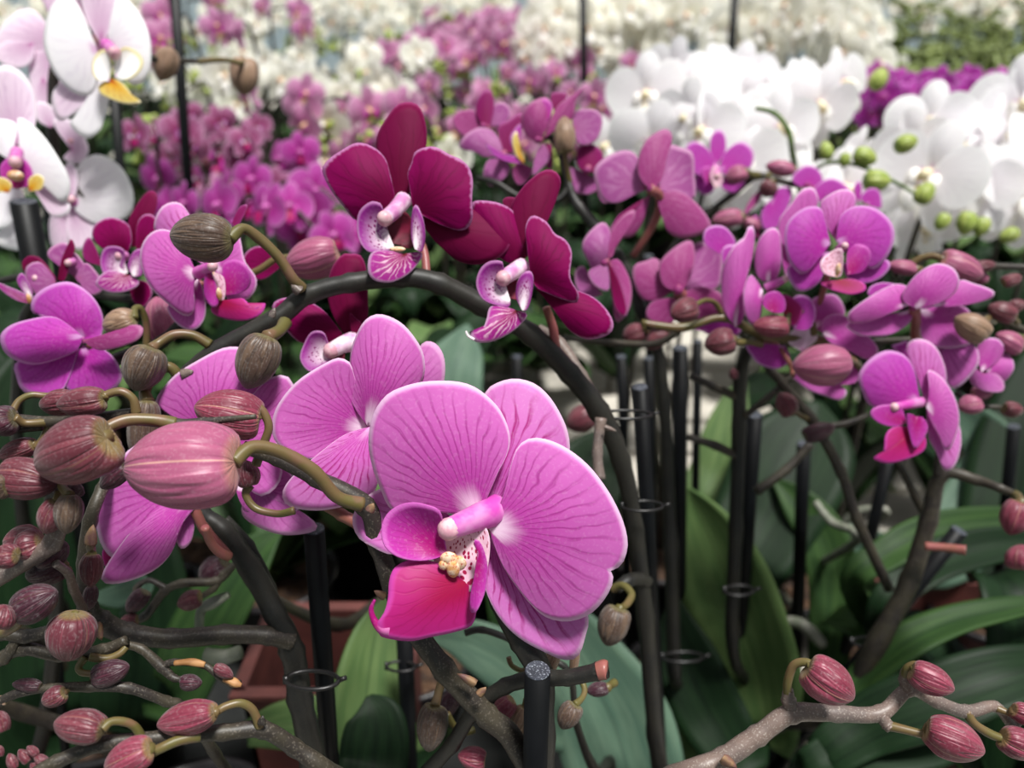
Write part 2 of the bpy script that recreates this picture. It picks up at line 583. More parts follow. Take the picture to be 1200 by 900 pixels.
def budmat(name, c1, c2, rib, seam, base, ribs=26, ra=0.6):
    m, nt, out = newmat(name)
    h = N(nt)
    uv = h.n('ShaderNodeUVMap')
    sp = h.n('ShaderNodeSeparateXYZ')
    h.l(uv.outputs[0], sp.inputs[0])
    u, v = sp.outputs[0], sp.outputs[1]
    oi = h.n('ShaderNodeObjectInfo').outputs['Random']
    ang = h.math('MULTIPLY', u, 2 * math.pi)
    cx, sy = h.math('COSINE', ang), h.math('SINE', ang)
    k = ribs / 6.28
    vec = h.comb(h.math('MULTIPLY', cx, k), h.math('MULTIPLY', sy, k), h.math('ADD', h.math('MULTIPLY', v, 0.9), h.math('MULTIPLY', oi, 30.0)))
    nz = h.noise(vec, 1.0, 1.5, 0.5, 0.2)
    c = h.mix(h.mr(nz, 0.35, 0.65), lin(c1), lin(c2))
    rg = h.mr(h.math('ABSOLUTE', h.math('SUBTRACT', nz, 0.5)), 0.0, 0.05, 1.0, 0.0)
    c = h.mix(h.math('MULTIPLY', rg, ra), c, lin(rib))
    tri = h.math('ABSOLUTE', h.math('SUBTRACT', h.math('FRACT', h.math('MULTIPLY', u, 3.0)), 0.5))
    c = h.mix(h.mr(tri, 0.0, 0.02, 0.8, 0.0), c, lin(seam))
    c = h.mix(h.mr(v, 0.015, 0.10, 0.65, 0.0), c, lin(base))
    tc = h.n('ShaderNodeTexCoord').outputs['Object']
    sn = h.noise(tc, 1100.0, 1.0)
    c = h.mix(h.mr(sn, 0.5, 0.75, 0.0, 0.05), c, (1, 1, 1, 1))
    bp = h.math('MULTIPLY', h.mr(h.math('ABSOLUTE', h.math('SUBTRACT', nz, 0.5)), 0.0, 0.12), 1.0)
    surface(h, nt, out, c, 0.42, 0.08, None, bp, 0.45, 0.0008, spec=0.35, sheen=0.1)
    return m


M['budpink'] = budmat('pink_bud', (166, 84, 120), (178, 94, 128), (146, 66, 102), (226, 176, 160), (204, 150, 120), 14, 0.3)
M['budred'] = budmat('plum_bud', (100, 42, 54), (122, 56, 68), (72, 26, 38), (140, 100, 84), (142, 132, 70), 18, 0.4)
M['budfresh'] = budmat('crimson_pink_bud', (126, 46, 66), (148, 62, 84), (90, 28, 46), (186, 140, 120), (160, 144, 80), 18, 0.4)
M['budolive'] = budmat('olive_brown_bud', (88, 68, 58), (108, 86, 70), (44, 34, 32), (60, 48, 42), (120, 112, 60), 24)
M['buddark'] = budmat('dark_plum_bud', (62, 24, 40), (80, 34, 50), (36, 14, 24), (90, 60, 50), (98, 94, 50))
M['budgreen'] = budmat('yellow_green_bud', (156, 176, 76), (182, 194, 96), (116, 136, 54), (200, 208, 130), (130, 160, 70), 10)
M['budfar'] = budmat('olive_green_bud', (110, 128, 58), (140, 154, 76), (86, 100, 44), (160, 170, 100), (100, 120, 56), 10)
M['budtan'] = budmat('tan_bud', (150, 120, 96), (164, 132, 108), (110, 80, 66), (180, 150, 120), (150, 140, 80), 14)
# ---------------------------------------------------------------- builders
PROF = [(0.0, 0.0), (0.015, 0.30), (0.05, 0.56), (0.14, 0.82), (0.28, 0.97), (0.42, 1.0), (0.58, 0.95), (0.73, 0.80), (0.86, 0.56),
        (0.945, 0.31), (0.985, 0.13), (1.0, 0.0)]


def bud_geo(L, Wd, M4, lobes=0.25, seg=30, seed=0, point=0.0):
    pr = catmull(PROF, 3)
    V, F, U = [], [], []
    n = len(pr)
    for i, (t, r) in enumerate(pr):
        r = max(r, 0.0)
        for k in range(seg):
            a = 2 * math.pi * k / seg
            g = 0.0
            for q in range(3):
                da = (a - math.pi / 3 - q * 2.0944 + math.pi) % (2 * math.pi) - math.pi
                g += math.exp(-(da / 0.13) ** 2)
            rr = r * Wd / 2 * (1 - g * (0.08 + 0.10 * math.exp(-(t / 0.3) ** 2)) * min(1, 4 * t * (1 - t) + 0.3) + 0.015 * math.sin(a * 9 + seed))
            b = math.exp(-((t - 0.1) / 0.13) ** 2) * lobes
            rr *= 1 + b * (0.5 * math.cos(2 * a + 0.6) * 0.7 + 0.25 * math.cos(a))
            z = L * (t + 0.08 * lobes * math.exp(-(t / 0.05) ** 2) * (1 - r) * 2)
            z -= L * 0.06 * lobes * 4 * math.exp(-((t - 0.06) / 0.07) ** 2) * (0.5 + 0.5 * math.cos(2 * a + 0.6)) * r
            V.append(M4 @ Vector((rr * math.cos(a), rr * math.sin(a) * 0.94, z)))
            U.append((k / seg, t))
    for i in range(n - 1):
        for k in range(seg):
            a0, a1 = i * seg + k, i * seg + (k + 1) % seg
            F.append((a0, a1, a1 + seg, a0 + seg))
    return V, F, U


BUDN = [0]


def bud(parent, x, y, d, L, Wd, ang, mat, stalk=None, ds=None, tilt=0.0, rs=4.5, roll=0.0, smat='stalk', lobes=0.25, label=None):
    """bud centred on pixel (x, y) at depth d, L by Wd px, its tip pointing to screen angle ang; stalk is the pixel path from the stem"""
    BUDN[0] += 1
    a, tl = math.radians(ang), math.radians(tilt)
    ax = (RT * math.cos(a) + UP * math.sin(a)) * math.cos(tl) - FW * math.sin(tl)
    Lm, Wm = R_(L, d), R_(Wd, d)
    c = P(x, y, d)
    b = c - ax * (Lm / 2)
    q = ax.to_track_quat('Z', 'Y').to_matrix().to_4x4()
    cl = q.to_3x3().inverted() @ (-FW)
    rl = math.atan2(cl.y, cl.x) - math.pi / 3 + (math.radians(roll) if roll else math.radians((37 * BUDN[0]) % 120 - 60))
    M4 = Matrix.Translation(b) @ q @ Matrix.Rotation(rl, 4, 'Z')
    V, F, U = bud_geo(Lm, Wm, M4, lobes, seed=BUDN[0])
    o = mesh_obj('bud', V, F, M[mat], parent, U)
    if label:
        o['label'] = label
    if stalk:
        sp = pts2(stalk)
        ds = d if ds is None else ds
        m = len(sp)
        pts = [(p[0], p[1], ds + (d - ds) * i / m, rs * (1.15 if i == 0 else 1.0)) for i, p in enumerate(sp)]
        bx, by, bd = proj(b + ax * Lm * 0.05)
        pts.append((bx, by, bd, rs * 1.25))
        tubes(o, 'stalk', M[smat], pts, lump=0.1)
    return o


def column(parent, mat, s, d0, d1, r0, r1, label=None, cap='anther'):
    """the flower itself: its column; petals hang on it as children"""
    p = path(s, d0, d1, r0, r1)
    V, F, U = px_tube(p, 12, 6)
    e = P(*p[-1][:3])
    geos = [(V, F, U, 0)]
    geos.append(ball_geo(e, R_(r1 * 1.06, p[-1][2]), 1) )
    V, F, U, MI = join_geo(geos)
    o = mesh_obj('flower', V, F, [M[mat], M[cap]], parent, U, MI)
    if label:
        o['label'] = label
    return o


def ball_geo(c, r, mi=0, seg=12, rings=8, sc=(1, 1, 1)):
    V, F, U = [], [], []
    for i in range(rings + 1):
        ph = math.pi * i / rings
        for k in range(seg):
            a = 2 * math.pi * k / seg
            V.append(c + Vector((r * sc[0] * math.sin(ph) * math.cos(a), r * sc[1] * math.sin(ph) * math.sin(a), r * sc[2] * math.cos(ph))))
            U.append((k / seg, i / rings))
    for i in range(rings):
        for k in range(seg):
            a0, a1 = i * seg + k, i * seg + (k + 1) % seg
            F.append((a0, a0 + seg, a1 + seg, a1))
    return V, F, U, mi


def leaf_geo(cs, ws, ups, fold=0.35, nq=4):
    V, F, U = [], [], []
    n = len(cs)
    m = 2 * nq + 1
    for i in range(n):
        t = (cs[min(i + 1, n - 1)] - cs[max(i - 1, 0)]).normalized()
        up = ups[i] - t * ups[i].dot(t)
        up.normalize()
        sd_ = t.cross(up)
        for k in range(m):
            q = (k - nq) / nq
            V.append(cs[i] + sd_ * (ws[i] * q * math.cos(fold * abs(q) * 0.6)) + up * (ws[i] * fold * (abs(q) ** 1.2)))
            U.append((k / (m - 1), i / (n - 1) * 3))
    for i in range(n - 1):
        for k in range(m - 1):
            a0 = i * m + k
            F.append((a0, a0 + 1, a0 + m + 1, a0 + m))
    return V, F, U


def leaf(parent, mat, pts, roll=0.0, fold=0.3, label=None, thick=1.8):
    """strap leaf: (px, py, depth, half width px) along the midrib; roll turns its face away from the lens"""
    sm = catmull(pts, 7)
    cs = [P(a, b, c) for a, b, c, w in sm]
    ws_ = [max(R_(w, c), 0.0004) for a, b, c, w in sm]
    ups = []
    for i, c in enumerate(cs):
        t = (cs[min(i + 1, len(cs) - 1)] - cs[max(i - 1, 0)]).normalized()
        u = (CAM - c).normalized()
        u = u - t * u.dot(t)
        u.normalize()
        ups.append(Matrix.Rotation(math.radians(roll), 3, t) @ u)
    V, F, U = leaf_geo(cs, ws_, ups, fold)
    o = mesh_obj('leaf', V, F, M[mat], parent, U)
    mo = o.modifiers.new('thickness', 'SOLIDIFY')
    mo.thickness = thick / 1000
    if label:
        o['label'] = label
    return o


def pot_mesh(r=0.055, h=0.10):
    prof = [(0, 0.002), (r * 0.72, 0.0), (r * 0.74, 0.004), (r * 0.95, h * 0.9), (r * 1.04, h * 0.9), (r * 1.06, h), (r * 0.97, h), (r * 0.93, h * 0.86),
            (0, h * 0.86)]
    V, F = [], []
    seg = 28
    for rr, z in prof:
        for k in range(seg):
            a = 2 * math.pi * k / seg
            V.append(Vector((rr * math.cos(a), rr * math.sin(a), z)))
    for i in range(len(prof) - 2):
        for k in range(seg):
            a0, a1 = i * seg + k, i * seg + (k + 1) % seg
            F.append((a0, a1, a1 + seg, a0 + seg))
    me = bpy.data.meshes.new('flower_pot')
    me.from_pydata(V, [], F)
    me.materials.append(M['pot'])
    for p_ in me.polygons:
        p_.use_smooth = True
    me2 = bpy.data.meshes.new('bark_mix')
    V, F = [], []
    rings = 8
    for i in range(rings + 1):
        for k in range(seg):
            a = 2 * math.pi * k / seg
            rr = r * 0.93 * i / rings
            V.append(Vector((rr * math.cos(a), rr * math.sin(a), h * 0.86 + 0.006 * mnoise.noise(Vector((rr * 90 * math.cos(a), rr * 90 * math.sin(a), 3))))))
    for i in range(rings):
        for k in range(seg):
            a0, a1 = i * seg + k, i * seg + (k + 1) % seg
            F.append((a0, a1, a1 + seg, a0 + seg))
    me2.from_pydata(V, [], F)
    me2.materials.append(M['bark'])
    return me, me2


POT_ME, BARK_ME = pot_mesh()
POTS = []


def pot(x, y, label, group='dark plastic orchid pots on the bench', z=None):
    z = BZ + (0.003 if x < 0.3 and y < 0.8 else 0.0) if z is None else z
    if min([9] + [math.hypot(x - a, y - b) for a, b in POTS]) < 0.085:
        return None
    o = bpy.data.objects.new('flower_pot', POT_ME)
    COL.objects.link(o)
    o.location = (x, y, z)
    o.matrix_basis = Matrix.Translation((x, y, z))
    tag(o, label, 'flower pot', group)
    b = bpy.data.objects.new('bark_mix', BARK_ME)
    COL.objects.link(b)
    b.parent = o
    POTS.append((x, y))
    return o


def land(px, py, d, px2, py2, z):
    """the stake through two pixels that keeps one distance from the lens plane in world y; its foot at height z"""
    a = P(px, py, d)
    r = P(px2, py2, 1.0) - CAM
    k = (a.y - CAM.y) / r.y
    b = CAM + r * k
    t = (z - a.z) / (b.z - a.z)
    return a, b, a + (b - a) * t


def stake(px, py, d, px2, py2, rpx, label, top=True, fy=0.0, group=None):
    a, b, f = land(px, py, d, px2, py2, BZ + 0.02)
    f = Vector((f.x, f.y + fy, f.z))
    r = R_(rpx, d)
    V, F, U = tube_geo([a + (a - f).normalized() * 0.0, a + (f - a) * 0.33, a + (f - a) * 0.66, f], [r, r, r, r * 0.9], 18, caps=True)
    o = mesh_obj('plant_stake', V, F, M['stake'], None, U)
    for p_ in o.data.polygons:
        if len(p_.vertices) > 4:
            p_.use_smooth = False
    tag(o, label, 'plant stake', group)
    if top:
        t = (a - f).normalized()
        V, F, U = tube_geo([a + t * 0.0001, a + t * 0.0005], [r * 0.96, r * 0.9], 18, caps=True)
        e = mesh_obj('cut_end', V, F, M['staketop'], o, U, smooth=False)
    return f, r


def clip(px, py, d, w, h, label, rpx=2.6):
    """a plastic ring clip that ties a stem to its stake"""
    geos = []
    pts = []
    for k in range(25):
        a = 2 * math.pi * k / 24
        pts.append(P(px + w * math.cos(a), py + h * math.sin(a), d + R_(w, d) * 0.55 * -math.sin(a)))
    geos.append(tube_geo(pts, [R_(rpx, d)] * 25, 8, caps=False))
    e = P(px + w, py, d)
    geos.append(tube_geo([e, e + RT * R_(9, d) + UP * R_(3, d)], [R_(rpx * 1.3, d), R_(rpx, d)], 8))
    e = P(px - w, py, d)
    geos.append(tube_geo([e - UP * R_(4, d), e + UP * R_(5, d)], [R_(rpx * 1.4, d)] * 2, 8))
    V, F, U, MI = join_geo(geos)
    o = mesh_obj('plant_clip', V, F, M['clip'], None, U)
    return tag(o, label, 'plant clip')


def bract(parent, x, y, d, ang, L=12, Wd=8, mat='bract'):
    """little papery scale that clasps a stem node"""
    a = math.radians(ang)
    dx, dy = math.cos(a), -math.sin(a)
    nx, ny = -dy, dx
    s = '%f,%f ' % (x, y) + ' '.join('%f,%f' % (x + dx * L * p + nx * Wd * q, y + dy * L * p + ny * Wd * q) for p, q in
                                      ((0.02, 0.5), (0.4, 0.5), (0.8, 0.25), (1.0, 0.0), (0.8, -0.25), (0.4, -0.5), (0.02, -0.5)))
    return T(parent, 'bract', M[mat], s, d, cup=R_(Wd, d) * 500, thick=0.3, ns=12, nv=4)
# ---------------------------------------------------------------- the greenhouse
def box(name, x0, y0, z0, x1, y1, z1, mat, parent=None):
    V = [(x, y, z) for x in (x0, x1) for y in (y0, y1) for z in (z0, z1)]
    F = [(0, 1, 3, 2), (4, 6, 7, 5), (0, 4, 5, 1), (2, 3, 7, 6), (0, 2, 6, 4), (1, 5, 7, 3)]
    return mesh_obj(name, [Vector(v) for v in V], F, mat, parent, [(0, 0)] * 8, smooth=False)


o = box('floor', -9, -2, -0.1, 9, 16, 0.0, M['floor'])
o['kind'] = 'structure'
for nm, q in (('wall_back', (-9, 15.9, 0, 9, 16, 2.6)), ('wall_left', (-9, -2, 0, -8.9, 15.9, 2.6)), ('wall_right', (8.9, -2, 0, 9, 15.9, 2.6)), ('wall_front', (-9, -2.1, 0, 9, -2, 2.6))):
    o = box(nm, *q, M['wall'])
    o['kind'] = 'structure'
V, F = [], []
for i in range(10):
    for (x0, y0, z0, x1, y1, z1) in ((-8.95 + i * 1.99, -2, 3.2, -8.91 + i * 1.99, 16, 3.26), (-9, -2 + i * 1.99, 3.26, 9, -1.96 + i * 1.99, 3.3)):
        k = len(V)
        V += [Vector((x, y, z)) for x in (x0, x1) for y in (y0, y1) for z in (z0, z1)]
        F += [tuple(q + k for q in f) for f in ((0, 1, 3, 2), (4, 6, 7, 5), (0, 4, 5, 1), (2, 3, 7, 6), (0, 2, 6, 4), (1, 5, 7, 3))]
o = mesh_obj('ceiling', V, F, M['metal'], None, [(0, 0)] * len(V), smooth=False)
o['kind'] = 'structure'
for bi, (bx0, bx1, by0, by1, lab) in enumerate(((-1.5, 1.6, 0.1, 1.62, 'pale slatted growing bench right under the nearest orchids'),
                                               (-2.6, 3.0, 1.9, 3.6, 'long pale growing bench behind the nearest one'),
                                               (-4.5, 5.0, 3.9, 6.2, 'distant growing bench at the far end of the greenhouse'))):
    t = thing('growing_bench', lab, 'bench', ((bx0 + bx1) / 2, (by0 + by1) / 2, 0))
    geos = []
    ny = int((by1 - by0) / 0.1)
    V, F = [], []
    for i in range(ny):
        ya, yb = by0 + i * 0.1, by0 + i * 0.1 + 0.086
        k = len(V)
        V += [Vector((x, y, z)) for x in (bx0, bx1) for y in (ya, yb) for z in (BZ - 0.02, BZ)]
        F += [tuple(q + k for q in f) for f in ((0, 1, 3, 2), (4, 6, 7, 5), (0, 4, 5, 1), (2, 3, 7, 6), (0, 2, 6, 4), (1, 5, 7, 3))]
    mesh_obj('bench_top', V, F, M['bench'], t, [(0, 0)] * len(V), smooth=False)
    for x in (bx0 + 0.1, bx1 - 0.14):
        for y in (by0 + 0.08, by1 - 0.14):
            box('leg', x, y, 0, x + 0.04, y + 0.04, BZ - 0.02, M['metal'], t)

o = box('bench_shade_mat', -1.4, 0.14, BZ, 0.24, 0.74, BZ + 0.003, M['mat'])  # added dark sheet, darkens the pale bench where the shade should be
tag(o, 'added black mat standing in for shade on the near part of the bench', 'mat')

# ---------------------------------------------------------------- 1 the plant with the big open pink flower
def stem(parent, *paths, mat='stem', name='flower_stem', n=6, label=None):
    return tubes(parent, name, M[mat], *paths, n=n, lump=0.10, nodes=True, label=label)


fA, rA = stake(630, 786, 0.262, 627, 900, 15.5, 'thick black stake with grey speckled cut top below the big pink flower')
pot(fA.x, fA.y, 'dark plastic pot holding the plant with the big open pink flower')
pA = thing('orchid_plant', 'orchid with one large open magenta-veined pink flower and a huge dusky pink bud', 'orchid', (fA.x, fA.y, BZ + 0.09))
sA = [(286, 524, 0.262, 8), (325, 537, 0.262, 9), (370, 560, 0.264, 10), (428, 593, 0.268, 11.5), (444, 640, 0.272, 11.5), (470, 712, 0.275, 12), (520, 784, 0.28, 13),
      (570, 838, 0.285, 13), (612, 884, 0.29, 14)]
stem(pA, to_pot(sA, fA.x, fA.y, 0.0045))
stem(pA, to_pot([(560, 640, 0.285, 9), (585, 705, 0.275, 11), (612, 752, 0.272, 14), (634, 792, 0.276, 15), (636, 860, 0.285, 14)], fA.x + 0.01, fA.y + 0.01, 0.0045),
     [(632, 794, 0.272, 10), (665, 794, 0.268, 9), (700, 787, 0.264, 10), (712, 785, 0.263, 10)], [(640, 792, 0.276, 10), (592, 804, 0.285, 9), (556, 832, 0.29, 9), (530, 872, 0.30, 9), (500, 905, 0.31, 9)],
     mat='stemdark')
tubes(pA, 'cut_stub', M['stalkpink'], [(700, 787, 0.2635, 10.5), (709, 785, 0.263, 11.5), (712, 785, 0.2628, 9)], label='pinkish green cut end of the stem')
tubes(pA, 'flower_stalk', M['stalkpink'], path('240,618 246,634 256,646 268,652', 0.285, 0.30, 5, 6))
for q in ((452, 700, 0.262, 150, 16, 9), (560, 815, 0.272, 45, 14, 9), (558, 802, 0.272, 150, 26, 10), (432, 600, 0.25, 60, 12, 10)):
    bract(pA, *q)
bud(pA, 213, 545, 0.238, 136, 106, 183, 'budpink', '424,591 395,582 368,552 330,530 296,524', 0.262, rs=8, roll=12, lobes=0.22, label='huge dusky pink bud with a pale seam')
bud(pA, 268, 484, 0.262, 78, 60, 168, 'budfresh', '300,545 309,520 315,500 308,482 298,476', 0.266, rs=5, tilt=12, roll=20)
bud(pA, 290, 555, 0.27, 32, 30, 100, 'budred', '345,598 325,602 300,596 288,580', 0.27, rs=4.5)
# the big flower
fl = column(pA, 'column', '584,597 566,604 548,611 526,620', 0.262, 0.248, 19, 13, 'large open pink flower')
tubes(fl, 'flower_stalk', M['stalkpink'], [(566, 640, 0.283, 6), (570, 618, 0.275, 6), (576, 602, 0.265, 8)])
T(fl, 'sepal', M['pinkstripe'], '573,598 560,545 556,498 569,460 577,452 590,446 607,444 627,450 643,464 656,484 665,506 667,530 655,562 620,590', 0.266, dt=5, cup=4, bow=-3, ruf=0.3, ns=48, nv=16)
T(fl, 'sepal', M['pinkstripe'], '574,628 566,672 573,702 590,730 612,750 638,764 660,773 677,769 686,745 689,720 670,672 630,636', 0.2655, dt=4, cup=-2, bow=-3, ruf=0.4, ns=48, nv=16)
T(fl, 'sepal', M['pinkstripe'], '550,622 505,588 468,573 440,575 420,592 413,610 420,630 437,641 460,650 505,644', 0.2655, dt=6, cup=-3, bow=-2, ruf=0.3)
T(fl, 'petal', M['pink'], '560,606 515,600 480,601 458,596 447,575 437,548 432,518 437,487 452,464 473,453 500,447 533,447 555,453 574,467 588,484 597,508 595,530 583,555 572,580', 0.260, dt=-1, side=-2, cup=3.5, bow=-5, ruf=0.5, ns=60, nv=20)
T(fl, 'petal', M['pink'], '572,618 590,580 598,548 606,525 620,514 641,515 667,527 692,548 713,576 727,603 734,625 735,643 728,662 714,670 719,678 712,696 698,714 682,724 662,728 640,723 622,708 604,685 588,660', 0.259, dt=-2, side=2, cup=3.5, bow=-5, ruf=0.5, ns=60, nv=20)
T(fl, 'lip_lobe', M['lobe'], '524,650 520,625 516,600 500,592 482,589 464,594 451,606 447,622 451,640 465,652 485,657 505,656', 0.2495, dt=-2, cup=-5, bow=3, ruf=0.1)
T(fl, 'throat', M['callus'], '548,612 522,612 503,622 500,636 507,654 516,672 530,686 548,694 564,686 572,662 574,632 566,614', 0.2545, dt=0, cup=-2, bow=1)
V, F, U, MI = join_geo([ball_geo(P(526, 655, 0.2495), R_(9, 0.25), sc=(1.2, 0.6, 1.1)), ball_geo(P(531, 667, 0.2495), R_(8, 0.25), sc=(1.0, 0.6, 1.5)), ball_geo(P(537, 660, 0.2500), R_(9, 0.25), sc=(1.1, 0.5, 1.2)),
                         ball_geo(P(520, 662, 0.2497), R_(7, 0.25), sc=(0.9, 0.6, 1.0))])
mesh_obj('callus', V, F, M['gold'], fl, U)
T(fl, 'lip', M['lip'], '545,682 520,663 500,657 478,657 462,666 456,682 455,700 450,718 442,730 443,741 450,747 480,751 505,746 530,741 552,733 558,715 558,697', 0.254, dt=-9, cup=3, bow=-3, side=-1, ruf=0.2, ns=54, nv=16)
T(fl, 'lip_lobe', M['lobe'], '560,646 555,634 561,633 567,645 571,665 569,690 563,708 556,719 551,714 552,695 558,672', 0.2475, dt=-1, cup=2, bow=1)

tubes(fl, 'lip_tip', M['lobe'], [(456, 738, 0.2465, 8), (446, 736, 0.246, 6), (438, 726, 0.2455, 4), (435, 714, 0.245, 3), (439, 703, 0.2445, 1.5)])

# ---------------------------------------------------------------- 2 pink flowers behind: its own plant and stake
fB, rB = stake(368, 620, 0.31, 387, 893, 12.5, 'black stake standing under the pink flowers, clipped to a brown stem')
pot(fB.x, fB.y, 'dark plastic pot holding the plant with two half-hidden pink flowers')
pB = thing('orchid_plant', 'orchid with two pink flowers half hidden behind the big open one', 'orchid', (fB.x, fB.y, BZ + 0.09))
sB = [(212, 555, 0.308, 9), (236, 600, 0.31, 10), (262, 622, 0.312, 12), (292, 664, 0.315, 13), (322, 718, 0.32, 13), (342, 762, 0.325, 14), (352, 820, 0.33, 14), (368, 900, 0.345, 15)]
stem(pB, to_pot(sB, fB.x - 0.02, fB.y, 0.005), [(262, 610, 0.318, 8), (290, 640, 0.32, 8), (315, 690, 0.322, 8), (330, 735, 0.325, 9)], mat='stemdark')
stem(pB, [(343, 752, 0.322, 11), (315, 745, 0.318, 11), (262, 744, 0.312, 11), (200, 748, 0.305, 11), (150, 742, 0.30, 12), (118, 728, 0.295, 13), (103, 712, 0.29, 11), (100, 660, 0.285, 9), (106, 610, 0.28, 8), (120, 572, 0.285, 7), (136, 548, 0.30, 7)])
stem(pB, [(352, 548, 0.285, 5), (365, 580, 0.285, 6), (400, 603, 0.288, 7), (425, 618, 0.29, 8), (446, 650, 0.292, 8)], [(268, 652, 0.305, 6), (240, 620, 0.298, 6), (225, 590, 0.294, 6)], mat='stalkpink', name='side_stalk')
for q in ((103, 742, 0.276, 90, 24, 15), (112, 730, 0.276, -70, 22, 12), (105, 640, 0.27, 80, 26, 14)):
    bract(pB, *q)
fl = column(pB, 'column', '436,494 432,500', 0.292, 0.293, 7, 6, 'pink flower seen from its side, behind the big one', cap='column')
T(fl, 'petal', M['pink'], '431,500 412,470 410,440 412,410 422,384 434,371 450,369 472,380 490,402 497,420 495,444 470,470 446,490', 0.287, dt=-2, cup=5, bow=-5, ruf=0.5, ns=48, nv=16)
T(fl, 'sepal', M['pinkback'], '470,470 486,425 493,405 503,400 514,406 521,422 520,447 510,465', 0.291, dt=1, cup=2, bow=-2)
T(fl, 'petal', M['pink'], '431,503 415,440 410,425 400,420 388,422 352,444 330,468 320,490 321,514 338,530 365,538 395,520', 0.29, dt=-3, cup=-3, bow=-5, ruf=0.5, ns=48, nv=16)
T(fl, 'sepal', M['pinkstripe'], '434,500 403,510 366,538 340,562 331,580 341,594 376,598 414,590 438,578 445,540', 0.285, dt=-2, cup=4, bow=-4, ns=44)
fl = column(pB, 'column', '236,560 232,566', 0.30, 0.30, 6, 6, 'pink flower seen from behind the huge bud', cap='column')
T(fl, 'petal', M['pink'], '242,512 190,480 184,466 205,440 233,422 262,408 285,408 306,420 310,450 290,490', 0.302, dt=2, cup=4, bow=-4, ns=44)
T(fl, 'petal', M['pink'], '258,520 290,470 315,444 335,440 345,455 342,480 325,510 330,560 300,580', 0.303, dt=3, cup=-3, bow=-4)
T(fl, 'petal', M['pink'], '236,556 200,505 175,515 150,528 125,560 114,582 112,608 120,640 136,656 152,646 178,620 215,590', 0.298, dt=-2, cup=-4, bow=-5, ruf=0.5, ns=48)
T(fl, 'sepal', M['pink'], '236,570 190,585 160,615 132,652 119,676 126,684 150,681 182,667 202,645 210,618 232,590', 0.294, dt=-3, cup=5, bow=-4, ns=44)
T(fl, 'sepal', M['pinkback'], '222,590 202,600 206,630 213,643 224,634 228,610', 0.297, dt=0, cup=2, bow=-1)
T(fl, 'sepal', M['pinkback'], '300,560 283,596 296,614 334,627 372,620 354,600 316,582', 0.303, dt=1, cup=2)
T(fl, 'sepal', M['pink'], '275,570 320,545 345,560 355,590 330,606 290,600', 0.303, dt=1, cup=2)
T(fl, 'lip', M['lip'], '140,655 124,642 120,650 124,664 134,662', 0.302)
clip(366, 797, 0.315, 31, 11, 'black ring clip tying a brown stem to the stake below the pink flowers')

# ---------------------------------------------------------------- 3 wine-red orchid on the tall arching stem
fC, rC = stake(750, 454, 0.38, 772, 850, 9.5, 'slim black stake just behind the arching stem, its cut top showing')
pot(fC.x, fC.y, 'dark plastic pot holding the wine-red orchid')
pC = thing('orchid_plant', 'wine-red orchid with white-edged petals on a dark arching stem', 'orchid', (fC.x, fC.y, BZ + 0.09))
sC = [(132, 560, 0.31, 7), (165, 522, 0.31, 9), (188, 482, 0.31, 11), (212, 448, 0.31, 11), (255, 411, 0.31, 11), (322, 374, 0.312, 11), (362, 345, 0.315, 11), (410, 332, 0.318, 11),
      (470, 325, 0.322, 12), (515, 333, 0.326, 12), (565, 358, 0.332, 12), (622, 392, 0.34, 12), (668, 438, 0.348, 12), (702, 482, 0.356, 12), (728, 540, 0.365, 11),
      (744, 620, 0.38, 10), (756, 720, 0.40, 10), (768, 860, 0.43, 10)]
stem(pC, to_pot(sC, fC.x - 0.01, fC.y, 0.005), mat='stemdark')
stem(pC, [(700, 478, 0.36, 9), (680, 440, 0.362, 8), (655, 402, 0.365, 7), (632, 385, 0.37, 6)], [(704, 490, 0.352, 7), (700, 530, 0.35, 6), (703, 562, 0.348, 7)], mat='stemgrey', name='side_branch')
for q in ((352, 342, 0.305, 140, 14, 12), (708, 500, 0.345, -20, 16, 5), (212, 440, 0.30, 20, 16, 12), (318, 372, 0.30, 70, 12, 8)):
    bract(pC, *q, mat='stemgrey')
bud(pC, 236, 278, 0.29, 74, 58, 176, 'budolive', '353,338 344,328 325,300 302,278 284,268', 0.31, rs=6.5, lobes=0.05, label='olive-brown ridged bud')
bud(pC, 301, 424, 0.292, 68, 52, 248, 'budolive', '334,378 327,388', 0.305, rs=7, lobes=0.05)
bud(pC, 168, 432, 0.298, 56, 52, 248, 'budolive', '246,404 226,393 204,392 186,402', 0.308, rs=5.5, lobes=0.05)
bud(pC, 168, 505, 0.30, 76, 36, 262, 'budolive', '208,450 207,438 196,430 180,440 170,458', 0.31, rs=6.5, lobes=0.05)
tubes(pC, 'flower_stalk', M['stalkpink'], path('651,410 648,385 640,360', 0.345, 0.338, 6, 5), path('500,330 498,300 492,280', 0.325, 0.332, 5, 5))

